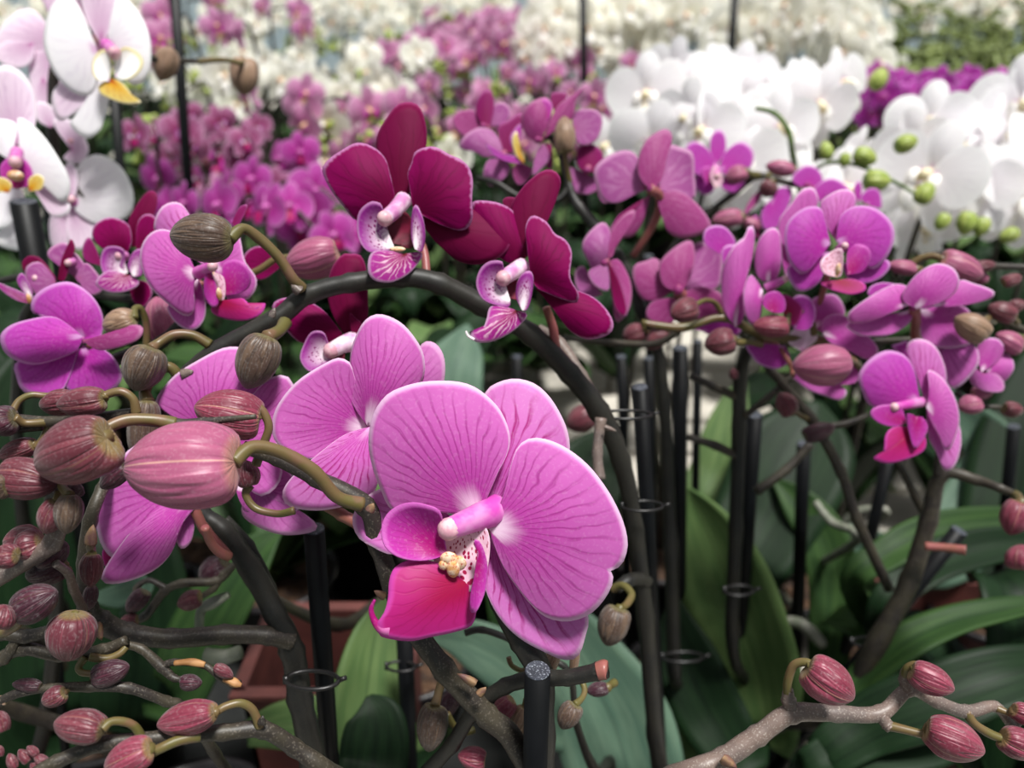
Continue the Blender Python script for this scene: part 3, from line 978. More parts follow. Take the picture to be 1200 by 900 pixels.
stem(pC, [(722, 690, 0.374, 6), (734, 682, 0.378, 8), (748, 678, 0.386, 8), (758, 682, 0.392, 8)], mat='stemdark', name='side_branch')
bud(pC, 718, 734, 0.35, 48, 37, 252, 'budolive', '718,690 730,686 740,696 736,706 730,712', 0.374, rs=4.5, roll=5)
fl = column(pC, 'columnpale', '474,233 466,243 459,250 451,256', 0.325, 0.314, 10, 9, 'uppermost wine-red flower')
T(fl, 'sepal', M['darksepal'], '470,240 452,212 443,185 441,165 445,152 453,139 466,123 482,120 492,126 498,142 500,160 497,185 485,215', 0.329, dt=2, cup=3, bow=-2, ns=40)
T(fl, 'sepal', M['darksepal'], '488,252 520,250 556,246 577,256 592,270 598,284 590,298 574,307 556,310 538,306 524,296 506,278', 0.33, dt=-2, cup=3, bow=-3, ns=44)
T(fl, 'petal', M['dark'], '465,242 457,204 450,184 434,171 417,168 398,178 383,189 378,199 382,212 390,226 402,241 417,258 440,256', 0.325, dt=-3, cup=3, bow=-4, ruf=0.5, ns=54, nv=16)
T(fl, 'petal', M['dark'], '484,246 480,218 478,203 483,190 487,178 503,172 514,174 528,182 540,187 550,197 554,212 553,235 554,253 550,265 539,270 518,264 500,255', 0.324, dt=-3, cup=3, bow=-4, ruf=0.6, ns=54, nv=16)
T(fl, 'throat', M['throat'], '470,288 446,280 442,262 458,252 474,248 484,262 484,290', 0.322, dt=-2, bow=3)
T(fl, 'lip_lobe', M['darklobe'], '462,290 444,278 442,262 448,242 438,236 428,240 420,250 418,267 422,284 432,295 448,296', 0.316, dt=-2, cup=-3, bow=2)
T(fl, 'lip_lobe', M['darklobe'], '486,292 482,275 483,250 487,240 492,246 497,262 498,280 494,295', 0.315, cup=3)
T(fl, 'lip', M['darkmid'], '476,297 452,294 435,297 431,315 436,327 448,331 462,330 480,320 493,304 494,296', 0.318, dt=-8, cup=3, bow=-3, ruf=0.3)
V, F, U, MI = join_geo([ball_geo(P(466, 292, 0.316), R_(6, 0.316), sc=(1.6, .7, .5))])
mesh_obj('callus', V, F, M['gold'], fl, U)
fl = column(pC, 'columnpale', '612,312 602,318 590,326', 0.325, 0.314, 10, 9, 'second wine-red flower, below the first')
T(fl, 'sepal', M['darksepal'], '614,305 602,275 598,245 611,222 626,207 640,199 652,202 657,214 651,236 641,260 626,290', 0.33, dt=2, cup=3, bow=-2, ns=40)
T(fl, 'petal', M['dark'], '613,312 612,285 608,258 595,243 574,236 553,238 560,262 575,290 590,305', 0.331, dt=-1, cup=3, bow=-3, ruf=0.5, ns=44)
T(fl, 'sepal', M['dark'], '628,338 660,338 690,346 708,360 718,376 717,388 706,395 687,397 668,387 650,364 638,348', 0.328, dt=-3, cup=3, bow=-3, ns=44)
T(fl, 'petal', M['dark'], '622,326 618,290 616,266 624,253 640,260 650,274 662,281 670,296 668,324 678,344 675,354 658,350 643,344 630,338', 0.322, dt=-2, cup=4, bow=-4, ruf=0.6, ns=54, nv=16)
T(fl, 'sepal', M['darksepal'], '606,262 590,240 592,232 604,232 612,240 610,255', 0.334)
T(fl, 'throat', M['throat'], '606,352 584,344 580,328 592,322 604,326 612,340', 0.322, bow=2)
T(fl, 'lip_lobe', M['darklobe'], '598,352 584,338 582,324 590,308 575,306 563,315 558,332 564,349 578,357 596,360', 0.315, dt=-2, cup=-3, bow=2)
T(fl, 'lip_lobe', M['darklobe'], '612,364 605,348 606,332 613,320 622,318 625,330 621,354 616,364', 0.312, cup=3)
T(fl, 'lip', M['darkmid'], '606,364 577,358 570,375 566,385 558,393 550,389 556,400 572,401 591,394 608,382 618,368', 0.316, dt=-7, cup=3, bow=-3, ruf=0.3)
tubes(fl, 'lip_tip', M['darklobe'], path('556,398 549,394 546,388', 0.309, 0.309, 2, 1))
fl = column(pC, 'columnpale', '414,400 402,404 388,411', 0.33, 0.32, 12, 9, 'third wine-red flower, above the pink petals')
T(fl, 'sepal', M['darksepal'], '412,402 396,380 386,358 384,335 390,313 402,298 412,298 422,299 429,315 431,345 430,378 422,398', 0.332, dt=1, cup=3, bow=-2, ns=40)
T(fl, 'petal', M['dark'], '406,398 383,368 362,354 338,349 322,354 320,364 330,380 350,400 372,404', 0.33, dt=-2, cup=3, bow=-3, ns=44)
T(fl, 'petal', M['darksepal'], '418,402 411,385 410,367 416,372 424,380 424,396', 0.328)
T(fl, 'lip_lobe', M['darklobe'], '388,416 384,400 378,389 364,390 354,408 352,422 362,435 376,432 386,424', 0.32, cup=-3, bow=1)
T(fl, 'throat', M['throat'], '396,428 380,416 384,404 400,404 404,420', 0.323)
# ---------------------------------------------------------------- 4 pink orchid at the left, flowers above the bud cluster
fD, rD = stake(56, 640, 0.40, 75, 860, 6, 'black stake hidden among the bud sprays at the lower left edge of the picture')
pot(fD.x, fD.y, 'dark plastic pot holding the pink orchid at the left edge')
pD = thing('orchid_plant', 'pink orchid at the left edge, one flower turned down and one under an olive bud', 'orchid', (fD.x, fD.y, BZ + 0.09))
stem(pD, to_pot([(262, 330, 0.345, 5), (235, 352, 0.35, 6), (190, 400, 0.352, 7), (130, 425, 0.355, 7), (80, 470, 0.36, 7), (60, 560, 0.37, 7), (66, 700, 0.39, 7)], fD.x, fD.y, 0.004), mat='stemdark')
tubes(pD, 'flower_stalk', M['stalkpink'], path('135,424 118,415 105,402', 0.355, 0.345, 4, 5), path('215,375 228,350 236,330', 0.351, 0.345, 4, 4))
fl = column(pD, 'column', '232,320 240,316 249,312', 0.335, 0.326, 8, 6, 'pink flower under the olive-brown bud')
T(fl, 'sepal', M['pinkstripe'], '240,312 214,292 184,272 181,262 187,246 198,238 210,238 219,247 234,275', 0.342, dt=2, cup=3, bow=-2)
T(fl, 'petal', M['pink'], '230,320 216,290 204,273 187,269 173,277 165,293 166,314 178,338 198,357 214,369 225,368 228,352 225,332', 0.334, dt=-2, cup=4, bow=-4, ruf=0.4, ns=48)
T(fl, 'sepal', M['pink'], '232,326 205,350 196,362 208,380 225,387 237,378 241,362 238,340', 0.34, dt=1, cup=-2)
T(fl, 'petal', M['pink'], '250,312 262,290 271,274 277,268 282,282 287,306 300,325 299,340 288,352 268,352', 0.343, dt=0, cup=3)
T(fl, 'lip_lobe', M['lobe'], '262,346 261,322 262,309 275,304 287,309 294,322 292,336 280,344', 0.334, dt=-1, cup=3)
T(fl, 'throat', M['callus'], '250,318 246,335 250,352 258,357 264,345 262,325', 0.333)
mesh_obj('callus', *ball_geo(P(257, 345, 0.329), R_(5, 0.33), sc=(0.7, 0.7, 1.6))[:2], M['gold'], fl, None)
T(fl, 'lip_lobe', M['lobe'], '246,316 240,326 240,348 249,360 256,356 254,337', 0.328, cup=2)
T(fl, 'lip', M['lip'], '256,352 247,363 259,372 283,376 300,372 309,364 311,354 305,360 296,362 285,350 268,352', 0.332, dt=-3, cup=2, bow=-2)
T(fl, 'sepal', M['mauvedark'], '272,262 280,244 290,240 286,252 278,266', 0.35)
fl = column(pD, 'column', '100,398 97,396', 0.345, 0.344, 6, 5, 'pink flower turned away and downwards at the left edge', cap='column')
T(fl, 'petal', M['violet'], '97,397 60,372 38,366 40,348 60,334 84,331 107,346 120,368 120,390 112,400', 0.343, dt=2, cup=5, bow=-4, ns=44)
T(fl, 'petal', M['violet'], '97,394 65,372 33,375 10,383 0,397 10,417 40,427 77,417 92,408', 0.338, dt=-2, cup=4, bow=-4, ns=44)
T(fl, 'sepal', M['violet'], '94,402 60,410 20,424 19,440 30,460 67,462 82,440', 0.344, dt=2, cup=-2)
T(fl, 'petal', M['violet'], '97,404 80,432 78,455 100,466 127,461 143,443 134,420 115,406', 0.346, dt=2, cup=-2, bow=-2)
T(fl, 'sepal', M['mauve'], '97,399 126,397 150,382 167,383 163,397 140,407 115,410', 0.336, dt=-3, cup=2)
bud(pD, 140, 378, 0.34, 40, 34, 195, 'budtan', '170,430 172,385 166,363 158,362', 0.352, rs=4)
bud(pD, 366, 304, 0.36, 66, 50, 195, 'budpink', '262,332 300,318 322,304 332,302', 0.358, rs=4, label='dusky pink bud beside the arching stem')
bud(pD, 188, 375, 0.362, 56, 38, 100, 'budpink', '170,420 178,410', 0.355, rs=4)
T(pD, 'petal', M['dark'], '330,312 306,328 287,318 286,300 300,289 320,292 332,302', 0.37, label='wine-red petal seen past the olive bud')

# ---------------------------------------------------------------- 5 small wine and white orchid at the far left
fE, rE = stake(28, 236, 0.44, 62, 420, 15, 'thick black stake under the blush white flowers at the left edge')
fE2, rE2 = stake(50, 175, 0.56, 74, 330, 10, 'black stake reaching up behind the blush white flowers')
pot(fE.x, fE.y, 'dark plastic pot holding the small wine and white orchid')
pE = thing('orchid_plant', 'small orchid with wine-red upper petals and white-centred flowers at the left', 'orchid', (fE.x, fE.y, BZ + 0.09))
stem(pE, to_pot([(190, 340, 0.40, 5), (150, 350, 0.40, 5), (110, 345, 0.402, 5), (60, 345, 0.405, 5), (30, 370, 0.41, 6), (20, 470, 0.43, 6)], fE.x, fE.y, 0.004), [(60, 345, 0.405, 4), (30, 325, 0.40, 4), (-10, 332, 0.40, 4)], mat='stemdark')
fl = column(pE, 'column', '146,300 140,300', 0.385, 0.38, 6, 5, 'wine-red flower with a white and purple lip')
T(fl, 'petal', M['dark'], '146,300 118,290 108,275 113,262 128,255 142,258 152,266 154,285', 0.388, bow=-3, ruf=0.4)
T(fl, 'sepal', M['darksepal'], '155,290 150,262 162,238 175,224 184,228 183,245 176,262 168,285', 0.393, bow=-2)
T(fl, 'petal', M['dark'], '160,298 160,268 166,254 176,251 183,258 182,280 172,300', 0.386)
T(fl, 'sepal', M['mauvedark'], '120,312 100,305 97,290 104,278 112,290', 0.388)
T(fl, 'lip_lobe', M['darklobe'], '150,320 140,312 146,296 138,289 124,290 118,302 120,318 132,328', 0.38, cup=-3)
T(fl, 'lip_lobe', M['darklobe'], '156,324 150,312 156,296 166,292 168,306 166,322', 0.379)
T(fl, 'lip', M['darkmid'], '150,322 126,318 112,332 126,342 146,342 162,334 160,326', 0.38, dt=-4, bow=-2)
T(fl, 'sepal', M['dark'], '152,336 155,330 172,330 178,345 168,360 156,352', 0.39)
fl = column(pE, 'column', '86,306 80,308', 0.385, 0.382, 5, 4, 'mauve and white flower seen from its side')
T(fl, 'petal', M['mauvelight'], '88,325 70,312 56,300 60,290 75,284 84,292 96,305 104,322 100,338', 0.388)
T(fl, 'sepal', M['darksepal'], '68,328 72,305 80,286 84,280 88,292 82,308 76,328', 0.383)
T(fl, 'sepal', M['mauvelight'], '92,325 100,308 112,318 122,336 110,346 98,340', 0.386)
fl = column(pE, 'column', '48,326 42,326', 0.38, 0.376, 5, 4, 'small flower with a dark rim and orange throat')
T(fl, 'sepal', M['darksepal'], '28,318 26,308 34,300 46,302 58,315 66,328 56,322 44,312 34,310', 0.383)
T(fl, 'petal', M['mauvelight'], '66,330 48,348 38,340 30,326 32,312 46,307 58,318', 0.377, bow=-2)
T(fl, 'lip_lobe', M['darklobe'], '38,352 26,340 20,328 26,320 34,332 38,342', 0.375)
T(fl, 'lip', M['darkmid'], '36,356 20,352 4,342 -6,330 10,336 30,345', 0.375)
mesh_obj('callus', *ball_geo(P(34, 350, 0.372), R_(4, 0.37), sc=(0.7, 0.7, 1.6))[:2], M['gold'], fl, None)

# ---------------------------------------------------------------- 6 bud sprays in the lower left
pG = thing('orchid_plant', 'orchid in bud, its plum buds crowding the upper bunch at the left edge', 'orchid', (-0.33, 0.44, BZ + 0.09))
pot(-0.33, 0.44, 'dark plastic pot holding the orchid with the crowded plum buds')
stem(pG, to_pot([(160, 482, 0.25, 5), (120, 488, 0.25, 6), (60, 494, 0.25, 6), (-5, 492, 0.252, 6), (-60, 520, 0.27, 7), (-120, 640, 0.30, 8)], -0.33, 0.44, 0.004), mat='stem')
stem(pG, [(300, 488, 0.246, 3), (240, 494, 0.246, 5), (205, 496, 0.246, 6), (150, 492, 0.246, 6)], [(50, 500, 0.252, 5), (0, 506, 0.252, 5), (-60, 520, 0.27, 5)], mat='stem')
bud(pG, 87, 530, 0.232, 102, 78, 203, 'budred', '205,497 180,492 150,492 128,500 114,512', 0.246, rs=7.5, roll=-30, tilt=-8, lobes=0.35, label='large plum bud with a hooked stalk')
bud(pG, 68, 472, 0.256, 44, 32, 188, 'budred', '14,484 22,470 36,463 52,464', 0.25, rs=4)
bud(pG, 95, 471, 0.243, 58, 35, 188, 'budred', '160,484 156,468 142,459 124,463', 0.247, rs=5)
bud(pG, 4, 494, 0.245, 30, 38, 200, 'buddark', '60,494 30,496', 0.25)
bud(pG, 20, 528, 0.252, 46, 28, 200, 'budred', '60,496 52,512 44,522', 0.252)
bud(pG, 34, 562, 0.24, 70, 50, -8, 'budred', '-30,560 -10,562', 0.25, rs=6, lobes=0.2)
bud(pG, 80, 572, 0.25, 40, 26, -20, 'buddark', '50,575 58,573', 0.25)
bud(pG, 134, 558, 0.262, 42, 28, 222, 'buddark', '160,545 154,546', 0.26, rs=4, smat='stem')
bud(pG, 2, 570, 0.235, 14, 30, 180, 'budolive')
stem(pG, [(-60, 700, 0.262, 9), (-10, 682, 0.255, 9), (28, 660, 0.25, 9), (52, 645, 0.247, 9), (64, 622, 0.245, 8), (70, 600, 0.244, 6)], [(52, 648, 0.247, 7), (64, 640, 0.246, 7), (70, 626, 0.245, 6), (70, 600, 0.243, 5), (72, 575, 0.242, 4)],
     [(65, 660, 0.25, 5), (80, 672, 0.255, 5), (86, 690, 0.262, 5), (98, 715, 0.28, 5)], mat='stemgrey', name='bud_stem')
bud(pG, 60, 606, 0.24, 42, 32, 250, 'budred', '70,578 68,582', 0.242)
bud(pG, 80, 602, 0.237, 48, 34, 265, 'budolive', '72,566 74,572', 0.242, rs=5)
bud(pG, 26, 634, 0.258, 44, 38, 190, 'budred', '54,645 48,640', 0.25)
bud(pG, 34, 640, 0.25, 34, 40, 200, 'budred')
bud(pG, 6, 652, 0.242, 30, 30, 185, 'budred')
bud(pG, 62, 648, 0.256, 40, 36, 30, 'buddark')
bud(pG, 54, 668, 0.258, 50, 36, 200, 'buddark', '80,668 76,668', 0.256)
bud(pG, 107, 668, 0.272, 40, 28, 268, 'budred', '106,640 108,648', 0.276)
bud(pG, 106, 700, 0.285, 30, 18, 262, 'buddark')
bud(pG, 42, 706, 0.246, 56, 44, 30, 'buddark', '2,742 12,738 22,730', 0.252, rs=5, lobes=0.12)
bud(pG, 2, 722, 0.24, 28, 34, 70, 'budred')

pH = thing('orchid_plant', 'orchid in bud, its three long twigs of plum buds running low at the left', 'orchid', (-0.24, 0.40, BZ + 0.09))
pot(-0.215, 0.335, 'dark plastic pot under the low twigs of plum buds')
stem(pH, to_pot([(100, 728, 0.272, 5), (70, 736, 0.27, 7), (30, 746, 0.27, 8), (0, 743, 0.27, 8), (-60, 760, 0.285, 8)], -0.215, 0.335, 0.004), [(-40, 800, 0.28, 8), (0, 772, 0.274, 8), (28, 760, 0.272, 8), (70, 768, 0.272, 7), (120, 762, 0.272, 7), (148, 750, 0.272, 6)],
     [(4, 775, 0.272, 6), (14, 760, 0.27, 6), (20, 748, 0.27, 6)], mat='stem', name='bud_stem')
stem(pH, [(140, 755, 0.275, 5), (165, 760, 0.275, 5), (190, 782, 0.276, 6), (205, 795, 0.276, 4), (222, 795, 0.276, 3)], [(192, 780, 0.276, 5), (205, 776, 0.276, 4), (238, 779, 0.276, 4), (256, 792, 0.276, 4), (270, 800, 0.276, 5), (282, 800, 0.276, 3)], mat='stem', name='bud_stem')
tubes(pH, 'dried_tip', M['dry'], [(205, 777, 0.2745, 3.5), (222, 776, 0.2745, 4), (240, 779, 0.2745, 3)], [(262, 796, 0.275, 4), (274, 800, 0.275, 5), (283, 803, 0.275, 2)], lump=0.5, label='dried brown twig tip')
bud(pH, 83, 746, 0.252, 58, 58, 262, 'budred', '103,722 100,722', 0.27, rs=4, roll=50, lobes=0.1, label='round plum bud hanging from the knee of the stem')
bud(pH, 130, 788, 0.266, 46, 30, 20, 'buddark', '100,770 92,782 96,788 108,790', 0.27, rs=4)
bud(pH, 224, 800, 0.274, 26, 20, 0, 'buddark')
bud(pH, 262, 787, 0.274, 26, 16, -30, 'budred')
tubes(pH, 'bud_stalk', M['stalk'], path('105,770 125,772 140,766 148,758', 0.268, 0.272, 5, 4))
stem(pH, to_pot([(-4, 826, 0.262, 6), (16, 814, 0.262, 5), (60, 806, 0.263, 5), (105, 805, 0.265, 6), (150, 806, 0.268, 6), (195, 822, 0.275, 6), (215, 830, 0.28, 6), (250, 880, 0.30, 6)], -0.20, 0.335, 0.003), mat='stem', name='bud_stem')
bud(pH, 32, 803, 0.262, 36, 17, 175, 'buddark')
bud(pH, 63, 817, 0.26, 30, 24, 205, 'budred', '80,808 76,812', 0.263, rs=3)
bud(pH, 3, 820, 0.262, 14, 10, 150, 'budtan')
stem(pH, to_pot([(40, 905, 0.232, 6), (66, 893, 0.234, 8), (120, 872, 0.238, 8), (190, 864, 0.242, 8), (262, 858, 0.248, 9), (308, 855, 0.252, 10), (345, 876, 0.258, 10), (395, 912, 0.27, 11)], -0.16, 0.335, 0.004), mat='stem', name='flower_stem')
bud(pH, 93, 851, 0.232, 60, 42, 172, 'budred', '166,865 158,852 145,846 130,846', 0.24, rs=5, roll=60, label='plum bud on a green stalk')
bud(pH, 219, 842, 0.24, 72, 42, 193, 'budfresh', '304,852 296,832 282,824 264,828 254,834', 0.25, rs=5, roll=80)
bud(pH, 150, 888, 0.226, 60, 42, 205, 'budfresh', '234,862 208,868 186,878 174,884', 0.24, rs=6, roll=20)
for q in ((28, 886, 14), (38, 880, 12), (48, 890, 13), (42, 900, 12), (14, 892, 14), (0, 880, 10), (3, 845, 18)):
    bud(pH, q[0], q[1], 0.236, q[2] * 1.4, q[2] * 0.9, 100 + q[0], 'budred')
for q in ((232, 852, 0.242, 100, 10, 10), (306, 850, 0.247, 80, 12, 9), (100, 876, 0.235, 90, 8, 9), (215, 866, 0.24, -60, 8, 9)):
    bract(pH, *q, mat='stem')

pI = thing('orchid_plant', 'orchid whose thin crooked twigs cross the shade below the pink flowers', 'orchid', (-0.16, 0.46, BZ + 0.09))
pot(-0.09, 0.50, 'dark plastic pot in the shade below the pink flowers')
stem(pI, to_pot([(150, 728, 0.35, 4), (170, 722, 0.35, 5), (192, 694, 0.35, 5), (212, 684, 0.35, 5), (255, 680, 0.352, 5), (280, 660, 0.355, 4), (300, 690, 0.37, 5)], -0.09, 0.50, 0.004), [(165, 710, 0.35, 4), (160, 690, 0.35, 4), (175, 680, 0.35, 3), (195, 690, 0.35, 4)],
     [(225, 705, 0.352, 4), (250, 690, 0.352, 4), (262, 672, 0.352, 4), (280, 660, 0.352, 3)], mat='stem')
bud(pI, 160, 705, 0.34, 34, 22, 230, 'buddark')
bud(pI, 151, 727, 0.34, 22, 16, 190, 'budred')
bud(pI, 222, 704, 0.345, 30, 24, 200, 'budred')
bud(pI, 250, 670, 0.36, 38, 34, 220, 'buddark')
tubes(pI, 'aerial_root', M['root'], [(233, 740, 0.36, 5), (236, 715, 0.36, 6), (250, 706, 0.36, 7), (268, 697, 0.36, 4)], [(240, 768, 0.38, 9), (262, 770, 0.38, 9), (282, 764, 0.38, 8)])

# buds and twigs that hang below the big flower
pJ = thing('orchid_plant', 'orchid with small brown buds hanging just below the big pink flower', 'orchid', (0.07, 0.36, BZ + 0.09))
pot(0.07, 0.36, 'dark plastic pot behind the cut-topped stake')
stem(pJ, to_pot([(545, 742, 0.33, 4), (565, 738, 0.33, 4), (600, 750, 0.335, 4), (640, 770, 0.34, 4), (668, 790, 0.342, 4), (676, 850, 0.36, 4)], 0.07, 0.36, 0.003), mat='stemdark')
bud(pJ, 666, 839, 0.30, 34, 27, 240, 'budolive', '680,795 685,808 682,818', 0.31, rs=3.5)
bud(pJ, 506, 853, 0.30, 56, 38, 262, 'budolive', '518,798 514,812', 0.31, rs=5)
bud(pJ, 590, 832, 0.31, 34, 28, 230, 'budfresh')
bud(pJ, 609, 846, 0.31, 40, 26, 250, 'budtan', '618,820 616,826', 0.31)
bud(pJ, 553, 888, 0.30, 34, 26, 170, 'budfresh')
bud(pJ, 700, 808, 0.33, 26, 18, 190, 'buddark', '720,800 714,804', 0.34)
bud(pJ, 525, 826, 0.33, 34, 24, 240, 'buddark')
bud(pJ, 645, 778, 0.29, 36, 18, 250, 'budtan')
bud(pJ, 673, 776, 0.295, 34, 12, 262, 'budtan')
tubes(pJ, 'bud_stalk', M['stalk'], path('596,770 600,780 612,786 620,780', 0.30, 0.30, 3, 3), path('524,836 532,850 545,858 556,855', 0.305, 0.31, 4, 4))
# ---------------------------------------------------------------- 7 mauve orchid in the middle, flowers turned away
fK, rK = stake(797, 408, 0.50, 796, 840, 9, 'black stake under the mauve flowers that are turned away')
pot(fK.x, fK.y, 'dark plastic pot holding the mauve orchid')
pK = thing('orchid_plant', 'mauve orchid whose flowers are turned away, just right of the wine-red ones', 'orchid', (fK.x, fK.y, BZ + 0.09))
stem(pK, to_pot([(637, 162, 0.475, 3), (648, 163, 0.475, 4), (661, 190, 0.472, 5), (668, 222, 0.47, 5), (678, 242, 0.468, 6), (700, 268, 0.465, 7), (724, 300, 0.46, 7), (742, 330, 0.46, 7), (750, 362, 0.46, 7), (768, 400, 0.465, 7), (778, 470, 0.475, 7), (786, 640, 0.51, 8), (790, 780, 0.54, 8)], fK.x - 0.012, fK.y, 0.0045),
     [(668, 218, 0.47, 4), (650, 236, 0.47, 4), (612, 232, 0.472, 4), (582, 215, 0.475, 4), (560, 208, 0.48, 3)], mat='stemdark')
tubes(pK, 'flower_stalk', M['stalkpink'], path('742,300 752,285 766,262 773,242 772,228 762,222', 0.462, 0.435, 4, 6), path('780,392 786,372 793,352 795,342', 0.465, 0.44, 4, 5))
fl = column(pK, 'stalkpink', '768,226 764,222', 0.44, 0.437, 5, 6, 'mauve flower seen from behind, its stalk curving down', cap='mauve')
T(fl, 'petal', M['mauvelight'], '758,222 748,205 747,184 733,176 712,183 697,197 698,216 706,234 722,238 742,229', 0.446, dt=4, cup=3, bow=3, ns=44)
T(fl, 'petal', M['mauvelight'], '770,222 776,190 784,171 798,173 812,180 814,205 814,232 794,229', 0.446, dt=4, cup=3, bow=3, ns=44)
T(fl, 'sepal', M['mauve'], '764,224 749,207 748,185 757,165 773,153 783,152 788,162 782,184 776,209', 0.441, dt=4, cup=2, bow=-2, ns=40)
T(fl, 'sepal', M['mauve'], '768,228 793,224 816,238 834,264 825,273 802,279 784,273 777,258', 0.441, dt=4, cup=2, bow=-2, ns=40)
T(fl, 'sepal', M['mauve'], '762,228 738,244 722,258 714,270 712,282 728,279 742,276 753,260', 0.441, dt=4, cup=2, bow=-2, ns=40)
T(fl, 'sepal', M['mauvedark'], '754,233 738,243 722,256 715,275 728,262 744,246', 0.4395)
fl = column(pK, 'stalkpink', '800,346 795,340', 0.44, 0.437, 6, 6, 'mauve flower seen from behind, a brown bud in front of it', cap='mauve')
T(fl, 'petal', M['mauvelight'], '796,338 812,305 814,286 828,284 845,289 847,310 842,336 820,340', 0.446, dt=4, cup=3, bow=3, ns=44)
T(fl, 'petal', M['mauve'], '790,340 781,330 771,304 756,306 743,312 742,330 752,350 770,352', 0.446, dt=4, cup=3, ns=44)
T(fl, 'sepal', M['mauve'], '794,342 777,334 772,314 778,301 798,285 811,283 814,304 806,332', 0.441, dt=4, cup=2, bow=-2)
T(fl, 'sepal', M['mauve'], '797,346 806,340 822,336 840,341 853,354 858,370 828,379 812,368', 0.441, dt=4, cup=2)
T(fl, 'sepal', M['mauve'], '791,348 764,354 757,370 768,380 786,380 794,364', 0.441, dt=4, cup=2)
T(fl, 'lip', M['violet'], '822,388 812,384 830,377 850,374 868,384 862,394 838,394', 0.445)
fl = column(pK, 'mauve', '712,305 708,308', 0.425, 0.424, 4, 4, 'mauve flower seen edge-on', cap='mauve')
T(fl, 'petal', M['mauvelight'], '712,306 696,320 690,308 682,290 688,275 704,261 713,266 715,280 709,295', 0.424, dt=-2, cup=4, bow=-3, ns=40)
T(fl, 'petal', M['mauvelight'], '711,308 690,318 696,334 712,341 714,326', 0.424, dt=-2)
T(fl, 'petal', M['mauve'], '714,306 724,304 734,318 740,336 739,356 733,370 722,377 718,352 714,328', 0.426, cup=4)
T(fl, 'petal', M['dark'], '713,308 716,330 721,360 730,372 735,364 728,336 720,318', 0.4235)
T(fl, 'sepal', M['mauve'], '713,304 712,285 718,268 731,252 744,246 740,262 724,284 718,300', 0.43)
T(fl, 'sepal', M['mauvelight'], '706,345 688,350 676,338 674,318 684,312 694,330', 0.432)
fl = column(pK, 'mauve', '572,150 566,148', 0.49, 0.487, 5, 4, 'mauve flower at the top end of the spray', cap='mauve')
T(fl, 'sepal', M['mauvedark'], '568,149 558,134 559,118 568,106 576,107 579,124 575,145', 0.487, cup=2)
T(fl, 'petal', M['mauve'], '566,150 546,160 532,148 530,138 540,130 556,130', 0.49)
T(fl, 'petal', M['mauvelight'], '574,148 578,126 588,120 597,126 597,138 586,146', 0.49)
fl = column(pK, 'mauve', '592,180 586,184', 0.475, 0.472, 5, 4, 'mauve flower with a curled bright lip', cap='mauve')
T(fl, 'petal', M['mauvelight'], '590,182 568,184 556,178 538,173 544,160 560,150 576,153 586,166', 0.478, cup=3)
T(fl, 'petal', M['mauvelight'], '588,186 572,188 566,206 574,218 586,214 598,198', 0.478)
T(fl, 'sepal', M['mauvedark'], '594,182 586,168 584,148 598,140 611,132 612,150 606,172', 0.48)
T(fl, 'sepal', M['mauve'], '606,190 600,200 606,216 616,214 624,198', 0.48)
T(fl, 'lip', M['violet'], '612,192 596,190 578,182 568,168 580,178 598,182 612,186', 0.468)
T(fl, 'throat', M['yellow'], '614,192 604,180 600,162 606,154 608,172 614,184', 0.467, dt=-1)
T(fl, 'lip_lobe', M['violet'], '608,178 600,172 598,160 606,148 611,146 609,160', 0.467)
fl = column(pK, 'mauve', '634,164 630,164', 0.465, 0.463, 4, 4, 'mauve flower seen from its side with a dark inner face', cap='mauve')
T(fl, 'petal', M['mauve'], '631,168 616,158 611,138 620,122 637,114 646,120 646,134 640,152', 0.464, dt=-2, cup=4, bow=-3)
T(fl, 'petal', M['lobe'], '636,150 634,128 636,116 646,121 646,134', 0.462)
T(fl, 'sepal', M['mauve'], '636,164 646,138 656,122 670,112 688,99 676,116 672,138 654,148', 0.466, cup=2)
T(fl, 'sepal', M['mauvedark'], '650,132 645,112 654,108 664,110 662,118', 0.472)
T(fl, 'petal', M['mauvelight'], '672,150 672,132 694,128 706,138 702,160 690,170 678,168', 0.474)
T(fl, 'sepal', M['mauvelight'], '636,168 628,180 624,206 634,198 644,186 640,172', 0.466)
T(fl, 'petal', M['mauvedark'], '640,168 646,170 648,190 644,200 640,186', 0.47)
bud(pK, 662, 158, 0.458, 44, 26, 92, 'budtan', '668,214 664,196 662,182', 0.47, rs=3)
fl = column(pK, 'mauve', '690,196 688,200', 0.478, 0.476, 4, 4, 'small deep mauve flower behind the stem', cap='mauve')
T(fl, 'petal', M['mauvedark'], '690,202 678,196 676,176 686,168 700,172 707,184 702,200', 0.478, cup=3)
T(fl, 'petal', M['mauvelight'], '688,204 668,196 660,206 668,222 690,228 704,216', 0.484)
T(fl, 'petal', M['mauvelight'], '700,226 698,212 712,206 724,214 722,232 708,238', 0.486)
bud(pK, 742, 391, 0.455, 26, 24, 200, 'budred', '764,392 756,391', 0.46)
bud(pK, 768, 398, 0.452, 30, 24, 230, 'budred', '776,388 774,390', 0.46)
bud(pK, 680, 492, 0.46, 36, 32, 210, 'budred', '720,500 700,498', 0.47, rs=4, smat='stemdark')

